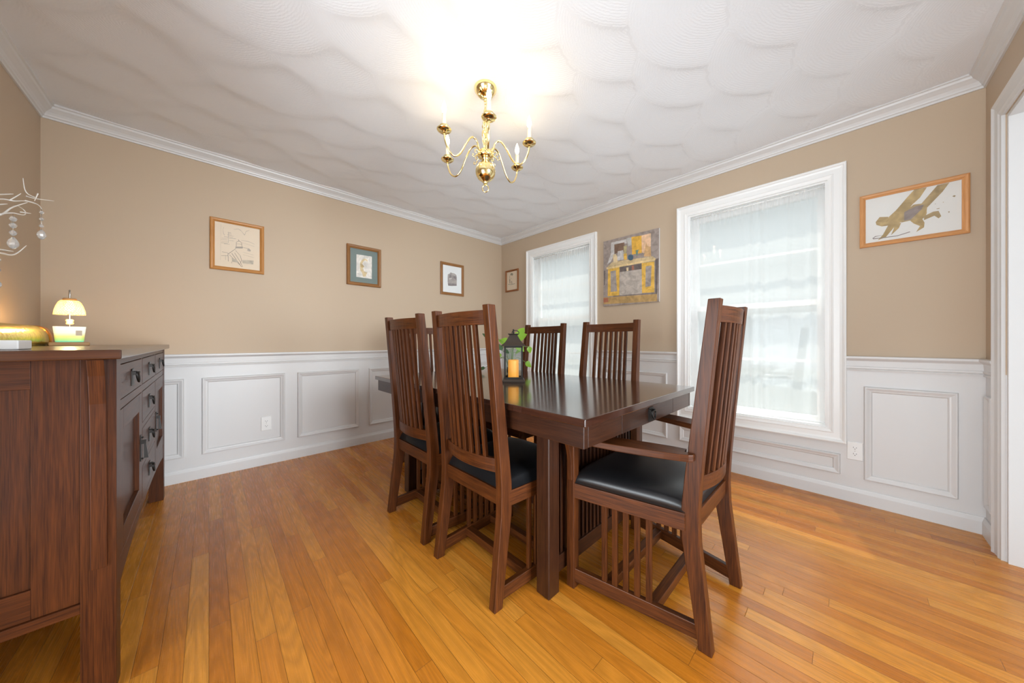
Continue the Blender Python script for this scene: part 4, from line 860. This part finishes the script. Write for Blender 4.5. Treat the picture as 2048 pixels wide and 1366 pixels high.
# gold trough (half-round, long)
gt = thing('gold_trough', 'long rounded metallic gold trough lying at the back of the sideboard', 'decoration', (-.642, 2.30, ST))
prof = [(.050*math.cos(a), .030+.072*math.sin(a)) for a in [R(q) for q in range(-24, 205, 12)]]
prof2 = [(x*.9, max(0, z)) for x, z in prof]
m = MB(); m.loft([[(x, y, max(.0006, z)) for x, z in prof] for y in [-.55+1.22*k/24 for k in range(22)]], cap=True, sm=True); m.build('body', 'gold_foil', gt)
m = MB(); m.loft([[(x*1.01, y, max(.0005, z*1.01)) for x, z in prof] for y in (.5175, .56, .60)], cap=True, sm=True); m.build('end_cap', 'copper_end', gt)
# warmer lamp + jar
lx_, ly_ = -.523, 2.78
lp = thing('candle_warmer_lamp', 'small lit warmer lamp with cut glass shade and wooden base on the sideboard', 'lamp', (lx_, ly_, ST), R(10.5))
m = MB(); m.box((-.062, -.050, 0), (.062, .050, .018), L=(1, 0, 0)); m.build('base', 'pale_wood', lp, .004)
stem = bez([(0, .044, .016), (0, .044, .12), (0, .044, .255), (0, .034, .282), (0, .018, .289), (0, .004, .276), (0, .002, .246)], 8)
m = MB(); m.tube(stem, .0034, 8); m.build('stem', 'steel', lp)
m = MB(); m.lathe([(.0001, 0), (.012, .002), (.014, .009), (.010, .014), (.014, .020), (.012, .027), (.0001, .029)], c=(0, .044, .110), seg=16); m.build('beads', 'bead', lp)
m = MB(); m.lathe([(.0001, .233), (.022, .233), (.023, .240), (.021, .246), (.0001, .246)], c=(0, 0, 0), seg=24); m.build('shade_cap', 'pale_wood', lp)
m = MB(); sp_ = [(.022, .234), (.029, .233), (.036, .224), (.043, .205), (.048, .184), (.051, .160)]
m.lathe(sp_ + [(r-.003, z) for r, z in sp_[::-1]], seg=40); o = m.build('lamp_shade', 'cut_glass', lp)
uvd = o.data.uv_layers[0].data
for p in o.data.polygons:
    for li in p.loop_indices:
        co = o.data.vertices[o.data.loops[li].vertex_index].co; an = math.atan2(co.y, co.x)
        uvd[li].uv = (an*.075, co.z)
m = MB(); m.lathe([(.009, .233), (.010, .224), (.014, .210), (.017, .197), (.015, .187), (.008, .181), (.0005, .179)], seg=20); m.build('bulb', 'lamp_bulb', lp)
pl_ = bpy.data.lights.new('lamp_light', 'POINT'); pl_.energy = .8; pl_.color = (1, .70, .34); pl_.shadow_soft_size = .02
po = bpy.data.objects.new('lamp_light', pl_); COL.objects.link(po); po.location = (lx_, ly_, ST+.150)
jr = thing('jar_candle', 'glowing pale yellow square glass candle under the warmer lamp', 'candle', (lx_, ly_, ST+.0182), R(10.5))
m = MB()
def sq(s, z, s2=None):
    s2 = s2 or s; r_ = .010; out = []
    for cxx, cyy, a in ((s-r_, s2-r_, 0), (-s+r_, s2-r_, 90), (-s+r_, -s2+r_, 180), (s-r_, -s2+r_, 270)):
        for q in (0, 30, 60, 90): out.append((cxx+r_*math.cos(R(a+q)), cyy+r_*math.sin(R(a+q)), z))
    return out
m.loft([sq(.042, .0, .032), sq(.044, .004, .034), sq(.051, .080, .038), sq(.048, .080, .035), sq(.044, .064, .031)], sm=False); m.build('glass_jar', 'candle_jar', jr)
m = MB(); m.box((.018, -.0378, .034), (.038, -.0368, .060)); m.build('label_sticker', 'paper_cream', jr)
# little white box
bx_ = MB().box((-.03, -.045, 0), (.03, .045, .026)).build('white_box', 'white_box', None, .003, loc=(-.405, 1.60, ST+.0003)); tag(bx_, 'small plain white box on the near end of the sideboard', 'box')
# twig arrangement with crystal drops
vx, vy = -.50, 1.585
vs_ = thing('branch_arrangement', 'silvery painted bare branches hung with clear crystal bead drops above the sideboard', 'decoration', (vx, vy, ST))
m = MB(); m.lathe([(.0001, 0), (.040, 0), (.045, .008), (.050, .10), (.042, .20), (.028, .26), (.032, .29), (.029, .29), (.025, .26), (.039, .20), (.046, .10), (.041, .012), (.0001, .010)], seg=28); m.build('vase', 'crystal', vs_)
def V_(px, py, t_):   # world point from bearing/height/distance, expressed relative to the vase
    a = (px-1024)/634.3; return Vector(((.6909+a*.7230)*t_ - vx, (.7230-a*.6909)*t_ - vy, CAMH+(682-py)*t_/634.3 - ST))
BR = [[(-150, 400, .95), (-60, 402, 1.1), (0, 398, 1.25), (28, 402, 1.29), (50, 402, 1.33), (72, 408, 1.36)], [(50, 401, 1.33), (66, 405, 1.36), (78, 411, 1.38), (84, 419, 1.39)],
      [(70, 395, 1.37), (56, 388, 1.36), (49, 377, 1.35), (46, 356, 1.35)], [(52, 392, 1.33), (70, 397, 1.36), (108, 402, 1.42)], [(76, 387, 1.37), (69, 402, 1.36)],
      [(-60, 392, 1.08), (0, 389, 1.22), (27, 388, 1.26)], [(-60, 445, 1.05), (0, 430, 1.2), (22, 416, 1.25), (38, 410, 1.28), (55, 405, 1.3)], [(-40, 412, 1.15), (0, 409, 1.22), (15, 408, 1.25)],
      [(0, 428, 1.2), (25, 426, 1.24), (45, 430, 1.27), (51, 427, 1.29), (48, 420, 1.28), (36, 412, 1.28)], [(40, 424, 1.27), (62, 427, 1.3)],
      [(-60, 495, 1.0), (0, 506, 1.1), (22, 510, 1.14), (36, 505, 1.17), (53, 491, 1.2)], [(-50, 492, 1.0), (0, 499, 1.08), (27, 503, 1.12)],
      [(20, 400, 1.28), (34, 392, 1.3), (42, 387, 1.31)]]
m = MB()
for b in BR:
    P_ = bez([V_(*p) for p in b], 6); n = len(P_); big = b[0][0] < -20
    m.tube(P_, [lerp(0.0038 if big else .0023, .0010, (k/(n-1))**1.3) for k in range(n)], 7)
for st in (0, 5, 6, 7, 10, 11):
    e_ = V_(*BR[st][0]); m.tube(bez([(0, 0, .01), (0, -.01, .26), e_*.55 + Vector((0, -.03, .10)), e_], 6), .0045, 7)
m.build('branches', 'silver_twig', vs_)
def drop(px, y_top, ys_, yb, t_, rb, rd):
    m = MB(); m.tube([V_(px, y_top, t_), V_(px, yb-4, t_)], .0006, 5); m.build('wire', 'steel', vs_)
    m = MB()
    for y in ys_: c = V_(px, y, t_); m.lathe([(.0001, -rb*.7), (rb*.38, -rb*.5), (rb*.62, 0), (rb*.38, rb*.5), (.0001, rb*.7)], c=c, seg=10, sm=False)
    m.build('crystal_beads', 'crystal', vs_)
    m = MB(); c = V_(px, yb, t_); m.lathe([(.0001, -rd), (rd*.35, -rd*.82), (rd*.62, -rd*.3), (rd*.64, .1*rd), (rd*.48, rd*.6), (rd*.2, rd*1.05), (.0001, rd*1.2)], c=c, seg=12, sm=False); m.build('crystal_drop', 'crystal', vs_)
drop(26, 427, (438, 451, 466), 487, 1.24, .016, .022)
drop(83, 418, (425, 438, 452), 470, 1.38, .011, .020)
drop(-4, 500, (520, 540), 569, 1.10, .010, .012)

# ============================================================ tidy
